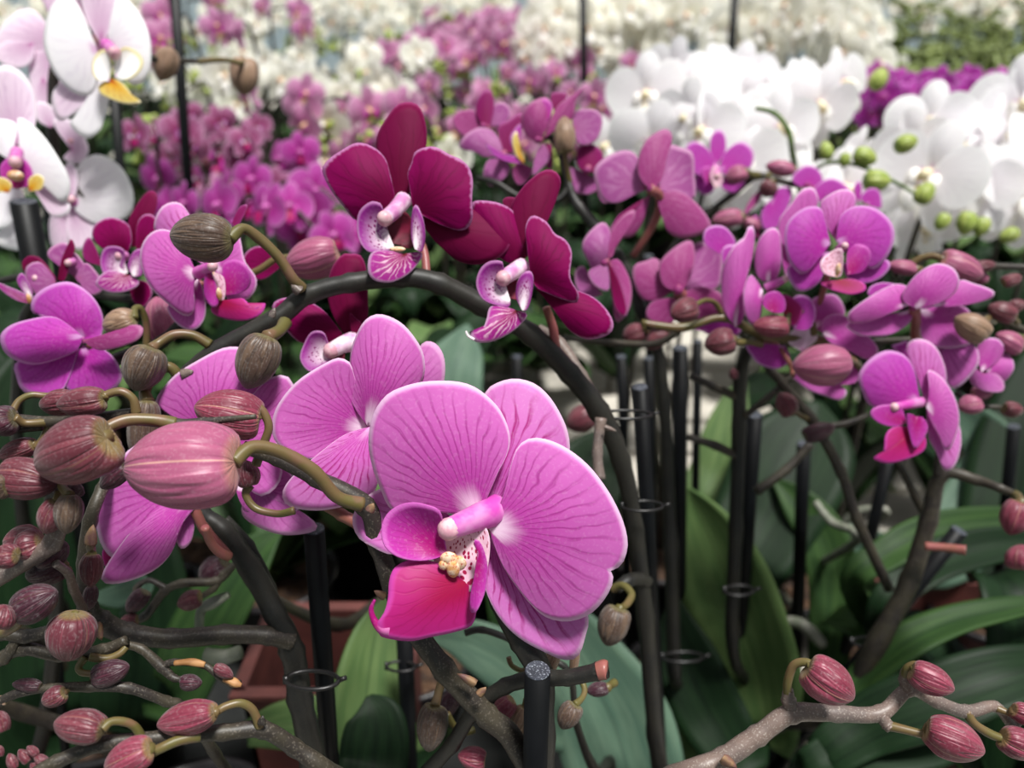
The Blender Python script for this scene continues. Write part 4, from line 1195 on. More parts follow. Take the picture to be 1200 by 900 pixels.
# ---------------------------------------------------------------- 8 pink orchid at the right with the dusky bud
fL, rL = stake(884, 486, 0.50, 862, 830, 9.5, 'black stake leaning left below the pink cluster, a clip round it')
pot(fL.x, fL.y, 'dark plastic pot holding the pink orchid of the right-hand cluster')
pL = thing('orchid_plant', 'pink orchid with a cluster of open flowers above one dusky pink bud on the right', 'orchid', (fL.x, fL.y, BZ + 0.09))
sL = [(752, 378, 0.42, 4), (800, 384, 0.42, 5), (848, 372, 0.42, 5), (896, 394, 0.42, 5.5), (955, 397, 0.424, 5.5), (1000, 420, 0.43, 5), (1012, 440, 0.44, 5), (960, 450, 0.47, 5)]
stem(pL, sL[:5] + [(985, 404, 0.43, 4)], mat='stalk', label='olive-brown stem with small plum buds')
stem(pL, to_pot([(905, 392, 0.43, 5), (880, 405, 0.45, 6), (868, 440, 0.47, 8), (866, 500, 0.48, 8), (862, 620, 0.50, 8), (858, 740, 0.53, 8)], fL.x, fL.y, 0.004), mat='stemdark')
stem(pL, [(808, 440, 0.47, 4), (835, 452, 0.47, 5), (864, 466, 0.475, 5)], [(806, 512, 0.48, 4), (838, 522, 0.48, 5), (866, 536, 0.485, 5)], [(884, 410, 0.46, 4), (905, 436, 0.46, 5), (950, 490, 0.46, 6), (985, 552, 0.465, 6), (1005, 610, 0.47, 6), (1042, 690, 0.49, 6)],
     [(886, 576, 0.5, 6), (922, 550, 0.5, 5), (950, 520, 0.5, 5)], [(930, 440, 0.46, 4), (900, 466, 0.465, 4), (872, 488, 0.475, 4)], [(952, 500, 0.462, 4), (990, 497, 0.46, 4), (1018, 486, 0.46, 3)], [(800, 384, 0.43, 4), (770, 402, 0.44, 4), (720, 402, 0.45, 4), (660, 396, 0.46, 3)], mat='stem')
bud(pL, 843, 401, 0.405, 36, 33, 195, 'budred', '892,403 880,401 862,401', 0.42, rs=4)
bud(pL, 903, 382, 0.405, 42, 28, 180, 'budfresh', '954,392 950,374 938,365 924,369', 0.42, rs=3.5)
bud(pL, 962, 428, 0.395, 66, 53, 183, 'budpink', '1010,440 1006,428 996,421', 0.43, rs=4.5, roll=75, lobes=0.12, label='dusky pink bud with a pale seam')
bud(pL, 801, 364, 0.40, 36, 30, 200, 'budred', '847,370 838,355 826,352 816,357', 0.42, rs=3, tilt=20)
bud(pL, 921, 473, 0.44, 30, 26, 120, 'budred', '948,492 940,488 930,482', 0.46, rs=3)
bud(pL, 860, 438, 0.46, 14, 12, 100, 'budred')
bud(pL, 960, 506, 0.455, 40, 22, 20, 'buddark')
tubes(pL, 'flower_stalk', M['stalkpink'], path('880,405 905,400 925,425 930,440', 0.44, 0.41, 3, 3), path('940,400 962,350 975,300', 0.43, 0.41, 3, 4))
fl = column(pL, 'column', '984,292 990,288', 0.392, 0.385, 6, 4, 'round open pink flower facing the lens')
T(fl, 'sepal', M['pinkstripe'], '979,282 967,262 961,239 974,227 988,222 999,225 1003,236 998,250 988,272', 0.396, cup=2, bow=-2)
T(fl, 'sepal', M['violet'], '972,294 946,304 924,312 924,326 935,341 949,339 962,327', 0.396, bow=-2)
T(fl, 'sepal', M['violet'], '988,308 1012,312 1037,304 1043,313 1030,327 1011,332 992,324', 0.395)
T(fl, 'petal', M['violet'], '973,286 967,260 961,244 945,243 928,254 920,268 920,290 926,309 938,321 949,316 962,300', 0.39, cup=3, bow=-3, ns=48)
T(fl, 'petal', M['violet'], '980,284 983,258 992,246 1008,241 1027,245 1044,260 1048,279 1040,300 1024,315 1010,306 995,290', 0.39, cup=3, bow=-3, ns=48)
T(fl, 'lip_lobe', M['lobe'], '993,322 992,304 995,290 1006,286 1018,291 1020,304 1011,318', 0.386, cup=3)
T(fl, 'lip_lobe', M['callus'], '980,325 965,320 962,306 974,295 986,291 988,306 986,322', 0.383, cup=-3)
T(fl, 'lip', M['lip'], '984,328 961,330 968,337 982,342 999,345 1014,340 1012,332 998,327', 0.384, dt=-3)
mesh_obj('callus', *ball_geo(P(982, 316, 0.378), R_(5, 0.378), sc=(0.7, 0.7, 1.6))[:2], M['gold'], fl, None)
fl = column(pL, 'column', '898,338 910,332 920,327', 0.405, 0.398, 6, 4, 'pink flower seen from its left side')
T(fl, 'sepal', M['pink'], '900,332 887,322 885,294 894,274 906,267 914,276 915,310 908,330', 0.412, cup=3, bow=-2)
T(fl, 'petal', M['pink'], '894,340 880,322 872,340 873,368 883,381 892,368 893,350', 0.404, cup=3, bow=-2)
T(fl, 'lip_lobe', M['lobe'], '904,366 894,358 896,346 910,341 920,352 918,366', 0.40, cup=2)
T(fl, 'petal', M['lip'], '918,368 916,346 930,350 940,362 934,380 922,380', 0.408)
T(fl, 'petal', M['violet'], '930,386 924,360 934,346 950,350 956,368 948,386', 0.412)
T(fl, 'sepal', M['pink'], '862,384 848,360 846,318 860,288 872,278 878,264 884,270 882,300 872,330 872,370', 0.416, cup=4, bow=-3, ns=40)
T(fl, 'petal', M['violet'], '848,300 826,286 826,270 838,264 852,268 862,286', 0.425)
T(fl, 'petal', M['violet'], '852,330 846,300 850,288 866,288 870,300 860,350', 0.42)
fl = column(pL, 'mauve', '940,420 945,415', 0.42, 0.417, 5, 4, 'pink flower spread out behind the dusky bud', cap='mauve')
T(fl, 'petal', M['pink'], '955,384 950,354 967,345 981,347 990,364 984,380 966,390', 0.422, bow=-2, ns=40)
T(fl, 'petal', M['pink'], '964,392 964,376 978,368 994,372 1014,390 1029,409 1020,422 994,411 974,402', 0.414, bow=-2, ns=40)
T(fl, 'petal', M['violet'], '920,405 876,402 880,416 892,428 914,432 926,420', 0.425)
T(fl, 'sepal', M['pink'], '932,420 926,438 946,456 967,464 985,469 992,458 976,446', 0.422)
T(fl, 'sepal', M['pink'], '976,452 1003,448 1006,432 994,420 984,430', 0.42)
T(fl, 'lip', M['blush'], '940,412 924,402 928,388 944,384 958,396', 0.42)
fl = column(pL, 'mauve', '936,250 940,246', 0.43, 0.427, 5, 4, 'pale pink flower behind the round one', cap='mauve')
T(fl, 'petal', M['pink'], '930,300 914,280 913,258 926,240 940,222 954,221 958,240 940,262', 0.42, cup=3)
T(fl, 'petal', M['pink'], '922,330 916,300 914,270 924,290 930,320', 0.424)

# far violet flowers behind that cluster
fM, rM = stake(760, 300, 0.66, 764, 560, 6, 'thin black stake behind the mauve flowers')
pot(fM.x, fM.y, 'dark plastic pot behind the mauve orchid')
pM = thing('orchid_plant', 'violet-pink orchid with plum buds, in front of the brilliant white flowers', 'orchid', (fM.x, fM.y, BZ + 0.09))
stem(pM, to_pot([(965, 214, 0.58, 3), (930, 216, 0.58, 3.5), (890, 206, 0.58, 4), (862, 225, 0.585, 4), (820, 260, 0.60, 4), (780, 310, 0.62, 5), (768, 420, 0.65, 5)], fM.x, fM.y, 0.004), mat='stem')
fl = column(pM, 'column', '838,196 840,206', 0.575, 0.57, 5, 4, 'violet-pink flower facing the lens in front of white ones')
for s in ('838,196 832,176 834,158 843,152 850,160 850,178', ):
    T(fl, 'sepal', M['violet'], s, 0.58)
T(fl, 'petal', M['violet'], '838,200 832,178 816,166 804,172 806,192 818,206', 0.576)
T(fl, 'petal', M['violet'], '842,200 850,178 868,166 882,176 882,192 870,206 856,208', 0.576)
T(fl, 'sepal', M['violet'], '838,206 818,206 814,218 824,228 836,224', 0.58)
T(fl, 'sepal', M['violet'], '842,206 866,208 874,216 862,226 848,222', 0.58)
T(fl, 'lip_lobe', M['lobe'], '836,218 824,210 822,198 832,196 836,206', 0.572)
T(fl, 'lip', M['callus'], '838,220 832,206 838,194 846,206 846,216', 0.57)
bud(pM, 862, 205, 0.565, 26, 22, 200, 'budpink', '888,206 878,204', 0.58)
bud(pM, 914, 197, 0.565, 34, 20, 170, 'budpink', '940,212 934,204', 0.58)
bud(pM, 900, 222, 0.565, 20, 22, 240, 'budred', '900,206 902,212', 0.58)
bud(pM, 852, 256, 0.56, 36, 22, 190, 'budpink', '880,262 872,258', 0.59)
bud(pM, 880, 262, 0.57, 24, 16, 160, 'budpink')
fl = column(pM, 'mauve', '950,222 946,218', 0.56, 0.557, 5, 4, 'violet-pink flower drooping under the white ones', cap='mauve')
T(fl, 'petal', M['violet'], '950,224 930,214 930,204 944,194 958,198 964,212', 0.56)
T(fl, 'petal', M['violet'], '956,238 954,222 966,211 980,210 996,222 990,234 972,226', 0.555)
T(fl, 'petal', M['violet'], '904,232 892,250 896,270 912,266 924,242 928,222 914,220', 0.565)
T(fl, 'sepal', M['mauve'], '890,222 878,236 870,254 880,246 892,232', 0.57)
T(fl, 'sepal', M['violet'], '1016,240 1008,232 1016,222 1026,221 1032,228 1032,244', 0.56)
T(fl, 'sepal', M['violet'], '1006,240 1000,222 1006,212 1010,222', 0.565)
T(fl, 'sepal', M['lobe'], '888,280 882,266 884,252 892,262', 0.57)

# ---------------------------------------------------------------- 9 pink orchid at the right edge
fO, rO = stake(1124, 622, 0.50, 1010, 770, 9.5, 'black stake leaning far over to the left, tied along a dark stem')
pot(fO.x, fO.y, 'dark plastic pot at the foot of the leaning stake')
pO = thing('orchid_plant', 'pink orchid at the right edge, one flower turned to its side and one nodding', 'orchid', (fO.x, fO.y, BZ + 0.09))
stem(pO, to_pot([(1190, 580, 0.43, 4), (1172, 572, 0.43, 5), (1145, 563, 0.44, 6), (1104, 556, 0.45, 8), (1088, 610, 0.46, 10), (1066, 680, 0.47, 11), (1030, 750, 0.485, 12), (990, 820, 0.51, 12)], fO.x, fO.y, 0.006),
     [(1100, 556, 0.45, 7), (1103, 520, 0.445, 5), (1110, 440, 0.44, 5), (1120, 380, 0.44, 4), (1160, 372, 0.44, 4), (1210, 392, 0.44, 5)], [(1052, 540, 0.47, 4), (1072, 580, 0.475, 5), (1088, 612, 0.475, 5)], mat='stem')
stem(pO, [(1085, 300, 0.43, 4), (1115, 297, 0.435, 4), (1150, 310, 0.44, 4), (1215, 314, 0.44, 4)], [(1048, 322, 0.43, 5), (1064, 312, 0.43, 5), (1085, 302, 0.43, 4)], [(1140, 478, 0.43, 3), (1165, 477, 0.43, 3), (1190, 480, 0.43, 3)], [(1120, 460, 0.44, 3), (1132, 470, 0.435, 3), (1140, 478, 0.43, 3)],
     [(1120, 380, 0.44, 4), (1085, 396, 0.43, 4), (1020, 400, 0.44, 4)], mat='stem', name='side_branch')
tubes(pO, 'cut_stub', M['stalkpink'], [(1084, 640, 0.45, 5), (1110, 642, 0.445, 5), (1132, 645, 0.44, 6)], label='reddish cut stub of a twig')
tubes(pO, 'flower_stalk', M['stalkpink'], path('1090,400 1074,398 1073,378 1072,362', 0.43, 0.40, 5, 6))
fl = column(pO, 'stalkpink', '1072,366 1071,360', 0.40, 0.398, 6, 5, 'pink flower seen from its side and behind', cap='mauve')
T(fl, 'petal', M['pink'], '1078,362 1104,359 1134,362 1142,398 1112,408 1082,400', 0.41, dt=4, bow=-2, ns=44)
T(fl, 'petal', M['pink'], '1090,366 1107,432 1104,410 1140,404 1147,425 1132,446 1116,456 1107,440', 0.414, dt=2)
T(fl, 'petal', M['pink'], '1092,360 1122,330 1140,332 1164,341 1160,350 1128,358', 0.402, cup=2)
T(fl, 'sepal', M['violet'], '1040,350 1018,346 1020,336 1034,331 1052,334 1060,342', 0.41)
T(fl, 'sepal', M['pink'], '1069,362 1030,372 992,380 1004,392 1020,394 1044,392 1066,378', 0.402, ns=40)
T(fl, 'petal', M['pink'], '1068,357 1067,340 1050,333 1022,346 995,366 996,378 1020,376 1050,364', 0.397, cup=3, bow=-3, ns=48)
T(fl, 'petal', M['pink'], '1074,362 1057,350 1065,332 1080,317 1098,309 1116,314 1124,329 1116,346 1095,357', 0.393, cup=3, bow=-4, ns=48)
fl = column(pO, 'column', '1080,471 1064,474 1048,477', 0.40, 0.39, 6, 5, 'nodding pink flower with a deep magenta lip')
T(fl, 'sepal', M['violet'], '1078,440 1062,412 1044,406 1054,402 1066,402', 0.412)
T(fl, 'sepal', M['pinkstripe'], '1084,472 1072,434 1062,410 1068,399 1083,398 1098,409 1108,434 1106,455', 0.403, cup=3, bow=-2, ns=44)
T(fl, 'petal', M['violet'], '1078,472 1071,434 1059,416 1038,411 1018,422 1006,440 1010,458 1021,476 1046,476', 0.40, cup=3, bow=-3, ns=48)
T(fl, 'sepal', M['pinkstripe'], '1086,482 1088,512 1097,530 1107,551 1119,545 1126,521 1123,497 1108,492', 0.403, cup=3, ns=44)
T(fl, 'petal', M['pink'], '1085,477 1090,455 1087,434 1104,443 1119,467 1124,494 1116,521 1108,528 1101,512 1092,496', 0.396, cup=4, bow=-3, ns=48)
T(fl, 'lip_lobe', M['lobe'], '1062,496 1056,478 1040,474 1024,478 1020,486 1029,495 1046,500', 0.39)
T(fl, 'lip', M['lip'], '1074,502 1050,500 1038,509 1035,530 1023,537 1040,543 1066,537 1083,527 1084,512', 0.392, dt=-4, bow=-2, ns=44)
T(fl, 'lip_lobe', M['lobe'], '1074,488 1063,485 1064,502 1071,525 1080,518 1087,502 1082,490', 0.386, cup=2)
fl = column(pO, 'mauve', '1150,440 1148,436', 0.425, 0.422, 4, 4, 'half-open pink flower near the right edge', cap='mauve')
T(fl, 'sepal', M['pink'], '1150,436 1144,410 1156,397 1170,398 1177,410 1168,424', 0.42, cup=4)
T(fl, 'sepal', M['pink'], '1154,434 1174,416 1184,418 1188,432 1176,448 1166,446', 0.423, cup=4)
T(fl, 'sepal', M['pinkback'], '1152,438 1140,432 1136,446 1152,458 1174,459 1176,448 1166,438', 0.418, cup=4)
bud(pO, 1138, 383, 0.40, 44, 33, 150, 'budtan', '1164,376 1156,374', 0.44, rs=4)
bud(pO, 1127, 314, 0.42, 54, 33, -22, 'budpink', '1066,312 1078,303 1092,300 1102,303', 0.43, rs=4)
bud(pO, 1057, 313, 0.425, 34, 19, 170, 'budpink', '1078,316 1074,316', 0.43)
bud(pO, 1150, 326, 0.43, 18, 16, -30, 'budpink')
for (x, y, L, w, a, m, stl) in ((1174, 365, 34, 24, 160, 'budred', '1192,378 1188,372'), (1182, 400, 34, 26, 150, 'budpink', '1206,392 1200,396'), (1154, 312, 26, 16, 10, 'budred', None), (1186, 328, 24, 16, 20, 'budred', None),
                                (1136, 474, 28, 24, 190, 'budpink', None), (1187, 480, 24, 20, -10, 'budred', None), (1152, 460, 26, 16, 10, 'budpink', None), (1192, 358, 20, 16, 20, 'budred', None)):
    bud(pO, x, y, 0.425, L, w, a, m, stl, 0.435, rs=3)
bud(pO, 1190, 607, 0.405, 42, 34, 250, 'budfresh', '1190,580 1194,584', 0.43, rs=5)
bud(pO, 1197, 653, 0.40, 30, 34, 90, 'budfresh')

# ---------------------------------------------------------------- 10 twig with fresh buds, lower right
pQ = thing('orchid_plant', 'orchid twig with crimson buds on curled yellow-green stalks, lower right corner', 'orchid', (0.16, 0.30, BZ + 0.09))
pot(0.145, 0.325, 'dark plastic pot below the twig with crimson buds')
sQ = [(1198, 842, 0.295, 3), (1186, 850, 0.295, 5), (1166, 828, 0.293, 6), (1132, 834, 0.29, 7.5), (1098, 822, 0.288, 7.5), (1065, 808, 0.286, 8), (1032, 836, 0.284, 9), (980, 836, 0.282, 9.5), (928, 836, 0.28, 11), (888, 862, 0.28, 11.5), (848, 888, 0.28, 12), (790, 912, 0.285, 13)]
stem(pQ, to_pot(sQ, 0.145, 0.325, 0.004), mat='stemgrey', label='grey-brown speckled zigzag stem')
for q in ([(1063, 808, 0.285, 7), (1060, 796, 0.284, 6.5), (1061, 786, 0.283, 5)], [(928, 834, 0.28, 9), (924, 820, 0.279, 8), (924, 808, 0.278, 6)], [(1032, 838, 0.283, 8), (1040, 850, 0.282, 7), (1044, 855, 0.281, 6)]):
    stem(pQ, q, mat='stemgrey', name='stem_joint')
bud(pQ, 972, 800, 0.268, 62, 54, -32, 'budfresh', '924,820 923,800 930,780 944,776 956,782', 0.279, rs=5, roll=20, tilt=15, lobes=0.3, label='crimson bud on a hooked yellow-green stalk')
bud(pQ, 1092, 797, 0.275, 50, 38, -22, 'budfresh', '1060,796 1062,784 1072,779 1080,783', 0.284, rs=4.5, roll=20, tilt=20)
bud(pQ, 1118, 867, 0.272, 66, 52, -18, 'budfresh', '1040,850 1060,855 1084,861 1104,864', 0.282, rs=5, roll=40, tilt=20, lobes=0.3)
bud(pQ, 1196, 872, 0.286, 50, 38, -20, 'budfresh', '1132,834 1142,848 1160,860 1176,866', 0.289, rs=5, roll=10)
bud(pQ, 1204, 838, 0.288, 40, 26, -20, 'budfresh', '1168,830 1178,834 1188,838', 0.292, rs=4)
bract(pQ, 846, 888, 0.272, -35, 22, 12)

for (a, b, d, w, h, lab) in ((753, 593, 0.372, 24, 6, 'black ring clip round the arching stem and the slim stake'), (866, 692, 0.50, 17, 6, 'black ring clip on the stake that leans left'), (732, 486, 0.365, 32, 5, 'thin black wire clip high on the arching stem'),
                             (470, 781, 0.42, 17, 6, 'black ring clip on the shaded stake left of the cut one'), (1020, 752, 0.50, 22, 6, 'black clip low on the stem of the right-hand orchid'), (800, 770, 0.52, 24, 6, 'black clip low on the stake under the mauve flowers')):
    clip(a, b, d, w, h, lab, 1.8)
STK = [(474, 742, 0.42, 480, 890, 10, 'black stake in the shade left of the cut-topped stake'), (728, 418, 0.62, 734, 640, 6, 'black stake seen between the arching stem and the pale bench gap'),
       (942, 520, 0.58, 936, 690, 8, 'black stake in the shade below the dusky pink bud'), (1040, 540, 0.56, 1000, 720, 7, 'black stake in the shade left of the nodding flower'),
       (606, 418, 0.7, 606, 450, 6, 'short black stake behind the wine-red flowers'), (818, 400, 0.60, 815, 560, 5, 'thin black stake right of the pale bench gap'), (760, 420, 0.60, 764, 600, 6, 'thin black stake crossing the pale bench gap'),
       (1188, 500, 0.6, 1176, 620, 7, 'black stake at the right edge behind the pink buds'), (690, 600, 0.55, 693, 800, 6, 'black stake hidden behind the big pink flower')]
for (x, y, d, x2, y2, r, lab) in STK:
    stake(x, y, d, x2, y2, r, lab)
# key leaves, each on a plant of its own in the shade
def leafplant(wx, wy, label, leaves, extra=None):
    t = thing('orchid_plant', label, 'orchid', (wx, wy, BZ + 0.09))
    pot(wx, wy, 'dark plastic pot of the ' + ' '.join(label.replace('orchid ', 'plant ', 1).split()[:11]))
    for mt, pts, roll, fold in leaves:
        e = Vector((wx, wy, BZ + 0.088))
        x, y, d = proj(e)
        pts = list(pts) + [(x, y, d, 12)]
        leaf(t, mt, pts, roll, fold)
    return t


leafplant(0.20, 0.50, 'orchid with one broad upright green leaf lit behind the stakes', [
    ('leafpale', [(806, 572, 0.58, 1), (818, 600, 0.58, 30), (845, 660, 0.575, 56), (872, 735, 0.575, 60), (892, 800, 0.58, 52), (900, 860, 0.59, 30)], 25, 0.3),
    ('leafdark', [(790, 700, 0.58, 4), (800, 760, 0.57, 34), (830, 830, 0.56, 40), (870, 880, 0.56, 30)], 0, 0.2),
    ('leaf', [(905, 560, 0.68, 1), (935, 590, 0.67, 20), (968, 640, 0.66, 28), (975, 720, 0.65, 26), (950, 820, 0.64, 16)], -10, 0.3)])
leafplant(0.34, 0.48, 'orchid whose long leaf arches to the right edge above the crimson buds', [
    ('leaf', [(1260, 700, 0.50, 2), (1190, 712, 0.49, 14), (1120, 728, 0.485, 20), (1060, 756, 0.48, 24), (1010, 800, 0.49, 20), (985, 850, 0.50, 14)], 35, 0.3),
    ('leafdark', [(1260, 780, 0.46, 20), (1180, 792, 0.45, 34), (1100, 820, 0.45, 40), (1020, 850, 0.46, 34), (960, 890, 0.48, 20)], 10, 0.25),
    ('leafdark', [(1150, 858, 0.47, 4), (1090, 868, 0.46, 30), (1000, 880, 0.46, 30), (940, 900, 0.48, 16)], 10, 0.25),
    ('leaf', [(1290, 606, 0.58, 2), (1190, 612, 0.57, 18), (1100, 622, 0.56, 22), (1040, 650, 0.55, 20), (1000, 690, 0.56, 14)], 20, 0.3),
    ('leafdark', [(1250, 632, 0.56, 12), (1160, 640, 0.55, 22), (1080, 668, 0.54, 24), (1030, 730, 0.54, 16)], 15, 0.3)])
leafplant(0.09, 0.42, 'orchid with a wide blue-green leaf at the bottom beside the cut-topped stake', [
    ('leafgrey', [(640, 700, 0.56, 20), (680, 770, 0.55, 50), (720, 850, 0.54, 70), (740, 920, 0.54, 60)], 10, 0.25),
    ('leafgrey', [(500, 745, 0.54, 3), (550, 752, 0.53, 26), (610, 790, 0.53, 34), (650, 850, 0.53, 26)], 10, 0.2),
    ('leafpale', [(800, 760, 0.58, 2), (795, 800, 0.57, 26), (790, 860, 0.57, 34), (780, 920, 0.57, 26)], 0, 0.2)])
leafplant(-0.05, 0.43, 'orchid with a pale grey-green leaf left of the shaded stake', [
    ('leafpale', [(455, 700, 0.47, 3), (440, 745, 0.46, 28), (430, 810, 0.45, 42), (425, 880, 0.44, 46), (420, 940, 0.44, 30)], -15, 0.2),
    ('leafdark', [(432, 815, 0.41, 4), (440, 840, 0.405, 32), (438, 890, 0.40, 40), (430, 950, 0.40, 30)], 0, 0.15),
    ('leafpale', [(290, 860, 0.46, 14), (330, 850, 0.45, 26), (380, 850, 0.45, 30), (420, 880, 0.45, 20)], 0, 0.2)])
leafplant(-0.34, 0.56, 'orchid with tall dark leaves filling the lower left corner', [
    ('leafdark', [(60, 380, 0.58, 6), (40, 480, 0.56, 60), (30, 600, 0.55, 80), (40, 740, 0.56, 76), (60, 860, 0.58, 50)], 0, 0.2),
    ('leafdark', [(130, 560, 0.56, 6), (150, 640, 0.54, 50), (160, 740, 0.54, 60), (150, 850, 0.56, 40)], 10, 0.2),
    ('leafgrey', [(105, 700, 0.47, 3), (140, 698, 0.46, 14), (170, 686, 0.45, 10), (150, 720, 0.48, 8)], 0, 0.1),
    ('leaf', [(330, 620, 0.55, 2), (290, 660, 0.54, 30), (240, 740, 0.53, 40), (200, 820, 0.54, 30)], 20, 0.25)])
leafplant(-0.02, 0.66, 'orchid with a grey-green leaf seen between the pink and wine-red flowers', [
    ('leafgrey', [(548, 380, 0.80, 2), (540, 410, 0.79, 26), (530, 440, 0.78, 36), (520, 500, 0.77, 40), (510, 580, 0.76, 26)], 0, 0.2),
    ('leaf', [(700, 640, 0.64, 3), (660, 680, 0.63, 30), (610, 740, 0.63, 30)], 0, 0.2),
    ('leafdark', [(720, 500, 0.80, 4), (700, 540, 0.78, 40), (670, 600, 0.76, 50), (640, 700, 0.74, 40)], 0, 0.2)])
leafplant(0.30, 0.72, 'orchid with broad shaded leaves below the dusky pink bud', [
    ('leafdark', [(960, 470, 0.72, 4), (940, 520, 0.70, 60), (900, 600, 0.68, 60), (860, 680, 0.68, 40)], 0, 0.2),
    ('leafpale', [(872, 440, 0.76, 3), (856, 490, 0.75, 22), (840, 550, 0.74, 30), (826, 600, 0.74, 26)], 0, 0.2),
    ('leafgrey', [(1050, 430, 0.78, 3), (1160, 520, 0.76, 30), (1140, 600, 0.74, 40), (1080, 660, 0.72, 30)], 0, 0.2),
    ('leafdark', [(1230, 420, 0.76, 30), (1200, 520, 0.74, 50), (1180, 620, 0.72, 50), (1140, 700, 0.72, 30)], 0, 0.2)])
rt = thing('orchid_plant', 'leafless orchid stub whose pale aerial roots poke out of its pot on the right', 'orchid', (0.26, 0.60, BZ + 0.08))
pot(0.26, 0.60, 'dark plastic pot with pale aerial roots poking out')
for q in ([(955, 588, 0.60, 4), (975, 612, 0.59, 5), (1005, 633, 0.58, 5)], [(918, 728, 0.62, 6), (940, 732, 0.61, 7), (962, 752, 0.61, 6)], [(990, 612, 0.62, 4), (1010, 598, 0.61, 5), (1035, 606, 0.61, 4)]):
    e = proj(Vector((0.26, 0.60, BZ + 0.085)))
    tubes(rt, 'aerial_root', M['root'], q + [(e[0], e[1], e[2], 4)])
rr_ = P(1150, 712, 1.0) - CAM
hit = CAM + rr_ * ((BZ + 0.09 - CAM.z) / rr_.z)
if min(math.hypot(hit.x - a, hit.y - b) for a, b in POTS) > 0.08:
    pot(hit.x, hit.y, 'dark plastic pot with a light catching its rim near the right edge')
# trays on the bench
for (x, y, d, w_, l_, lab) in ((1180, 742, 0.66, 0.16, 0.12, 'brick-red plastic tray at the right edge, under the long arching leaf'), (392, 762, 0.56, 0.11, 0.08, 'brick-red plastic tray in the shade left of the big flower')):
    c = P(x, y, d)
    t = thing('plant_tray', lab, 'tray', (c.x, c.y, BZ))
    xa, xb, ya, yb, th = c.x - w_ / 2, c.x + w_ / 2, c.y - l_ / 2, c.y + l_ / 2, 0.003
    box('tray_bottom', xa, ya, BZ, xb, yb, BZ + th, M['terra'], t)
    for q in ((xa, ya, xb, ya + th), (xa, yb - th, xb, yb), (xa, ya, xa + th, yb), (xb - th, ya, xb, yb)):
        box('tray_wall', q[0], q[1], BZ, q[2], q[3], c.z, M['terra'], t)
    for q in ((xa - .006, ya - .006, xb + .006, ya + th), (xa - .006, yb - th, xb + .006, yb + .006), (xa - .006, ya, xa + th, yb), (xb - th, ya, xb + .006, yb)):
        box('tray_rim', q[0], q[1], c.z, q[2], q[3], c.z + .004, M['terra'], t)
# ---------------------------------------------------------------- 11 blush white orchids, upper left
pR = thing('orchid_plant', 'blush white orchid with a yellow lip at the top left, its flower facing the lens', 'orchid', (-0.33, 0.66, BZ + 0.09))
pot(-0.33, 0.66, 'dark plastic pot holding the blush white orchid with the yellow lip')
stem(pR, to_pot([(230, 72, 0.55, 3), (200, 70, 0.53, 4), (178, 68, 0.52, 4), (150, 40, 0.50, 5), (120, 30, 0.50, 5), (70, 60, 0.51, 6), (62, 150, 0.53, 6), (70, 260, 0.56, 7)], -0.33, 0.66, 0.004), mat='stem')
fl = column(pR, 'column', '124,52 130,58 134,62', 0.465, 0.455, 7, 7, 'large blush white flower with a yellow lip')
T(fl, 'sepal', M['blush'], '119,52 100,20 94,-20 110,-40 132,-38 140,-10 134,25', 0.474, cup=3)
T(fl, 'petal', M['white'], '114,58 92,6 74,-6 58,12 51,45 56,70 68,92 88,110 106,111 114,88', 0.468, dt=-2, cup=4, bow=-3, ns=44)
T(fl, 'petal', M['white'], '126,52 132,10 142,-6 164,16 176,46 176,80 166,98 152,98 140,84', 0.47, dt=-2, cup=4, bow=-3, ns=44)
T(fl, 'sepal', M['blush'], '118,70 92,84 64,104 62,128 70,142 86,134 104,116', 0.474, bow=-2)
T(fl, 'sepal', M['white'], '122,80 92,132 82,146 100,162 116,154 122,140 128,112', 0.473, bow=-2)
T(fl, 'lip_lobe', M['wlobe'], '128,96 112,92 108,76 114,62 124,58 130,68 130,84', 0.459, cup=-3)
T(fl, 'lip_lobe', M['wlobe'], '134,90 136,66 146,55 160,60 168,72 162,86 148,94', 0.459, cup=-3)
T(fl, 'lip', M['yellow'], '130,92 116,100 118,110 134,118 150,122 166,120 156,112 146,100 138,94', 0.461, dt=-6, bow=-2)
fl = column(pR, 'column', '60,30 66,34', 0.53, 0.527, 5, 5, 'pale flower turned away behind the front one')
T(fl, 'petal', M['blush'], '66,44 40,12 16,16 -4,40 -6,62 20,66 50,66', 0.528, cup=4, ns=44)
T(fl, 'petal', M['blush'], '66,40 62,6 44,-16 34,-30 60,-40 84,-20 84,16', 0.53, cup=4)
T(fl, 'petal', M['blush'], '60,60 36,64 34,96 44,120 64,124 74,100 70,76', 0.526, cup=4)
T(fl, 'sepal', M['blush'], '40,50 10,48 -6,60 2,76 24,80 38,70', 0.524)
T(fl, 'sepal', M['blush'], '50,90 38,110 44,136 62,146 72,130 66,104', 0.524)
bud(pR, 194, 76, 0.53, 40, 30, 250, 'budtan', '200,66 196,62', 0.535, rs=4)
bud(pR, 286, 90, 0.60, 44, 34, 270, 'budtan', '232,72 262,70 282,74', 0.56, rs=3)
pS = thing('orchid_plant', 'blush white orchid with a magenta and yellow throat, cut by the left edge', 'orchid', (-0.46, 0.60, BZ + 0.09))
pot(-0.46, 0.60, 'dark plastic pot holding the blush white orchid at the left edge')
stem(pS, to_pot([(104, 236, 0.50, 4), (80, 210, 0.50, 5), (50, 190, 0.50, 5), (10, 180, 0.49, 6), (-40, 230, 0.50, 7), (-70, 340, 0.53, 7)], -0.46, 0.60, 0.004), mat='stem')
fl = column(pS, 'column', '20,178 18,190', 0.45, 0.44, 7, 7, 'blush white flower with a magenta and yellow throat')
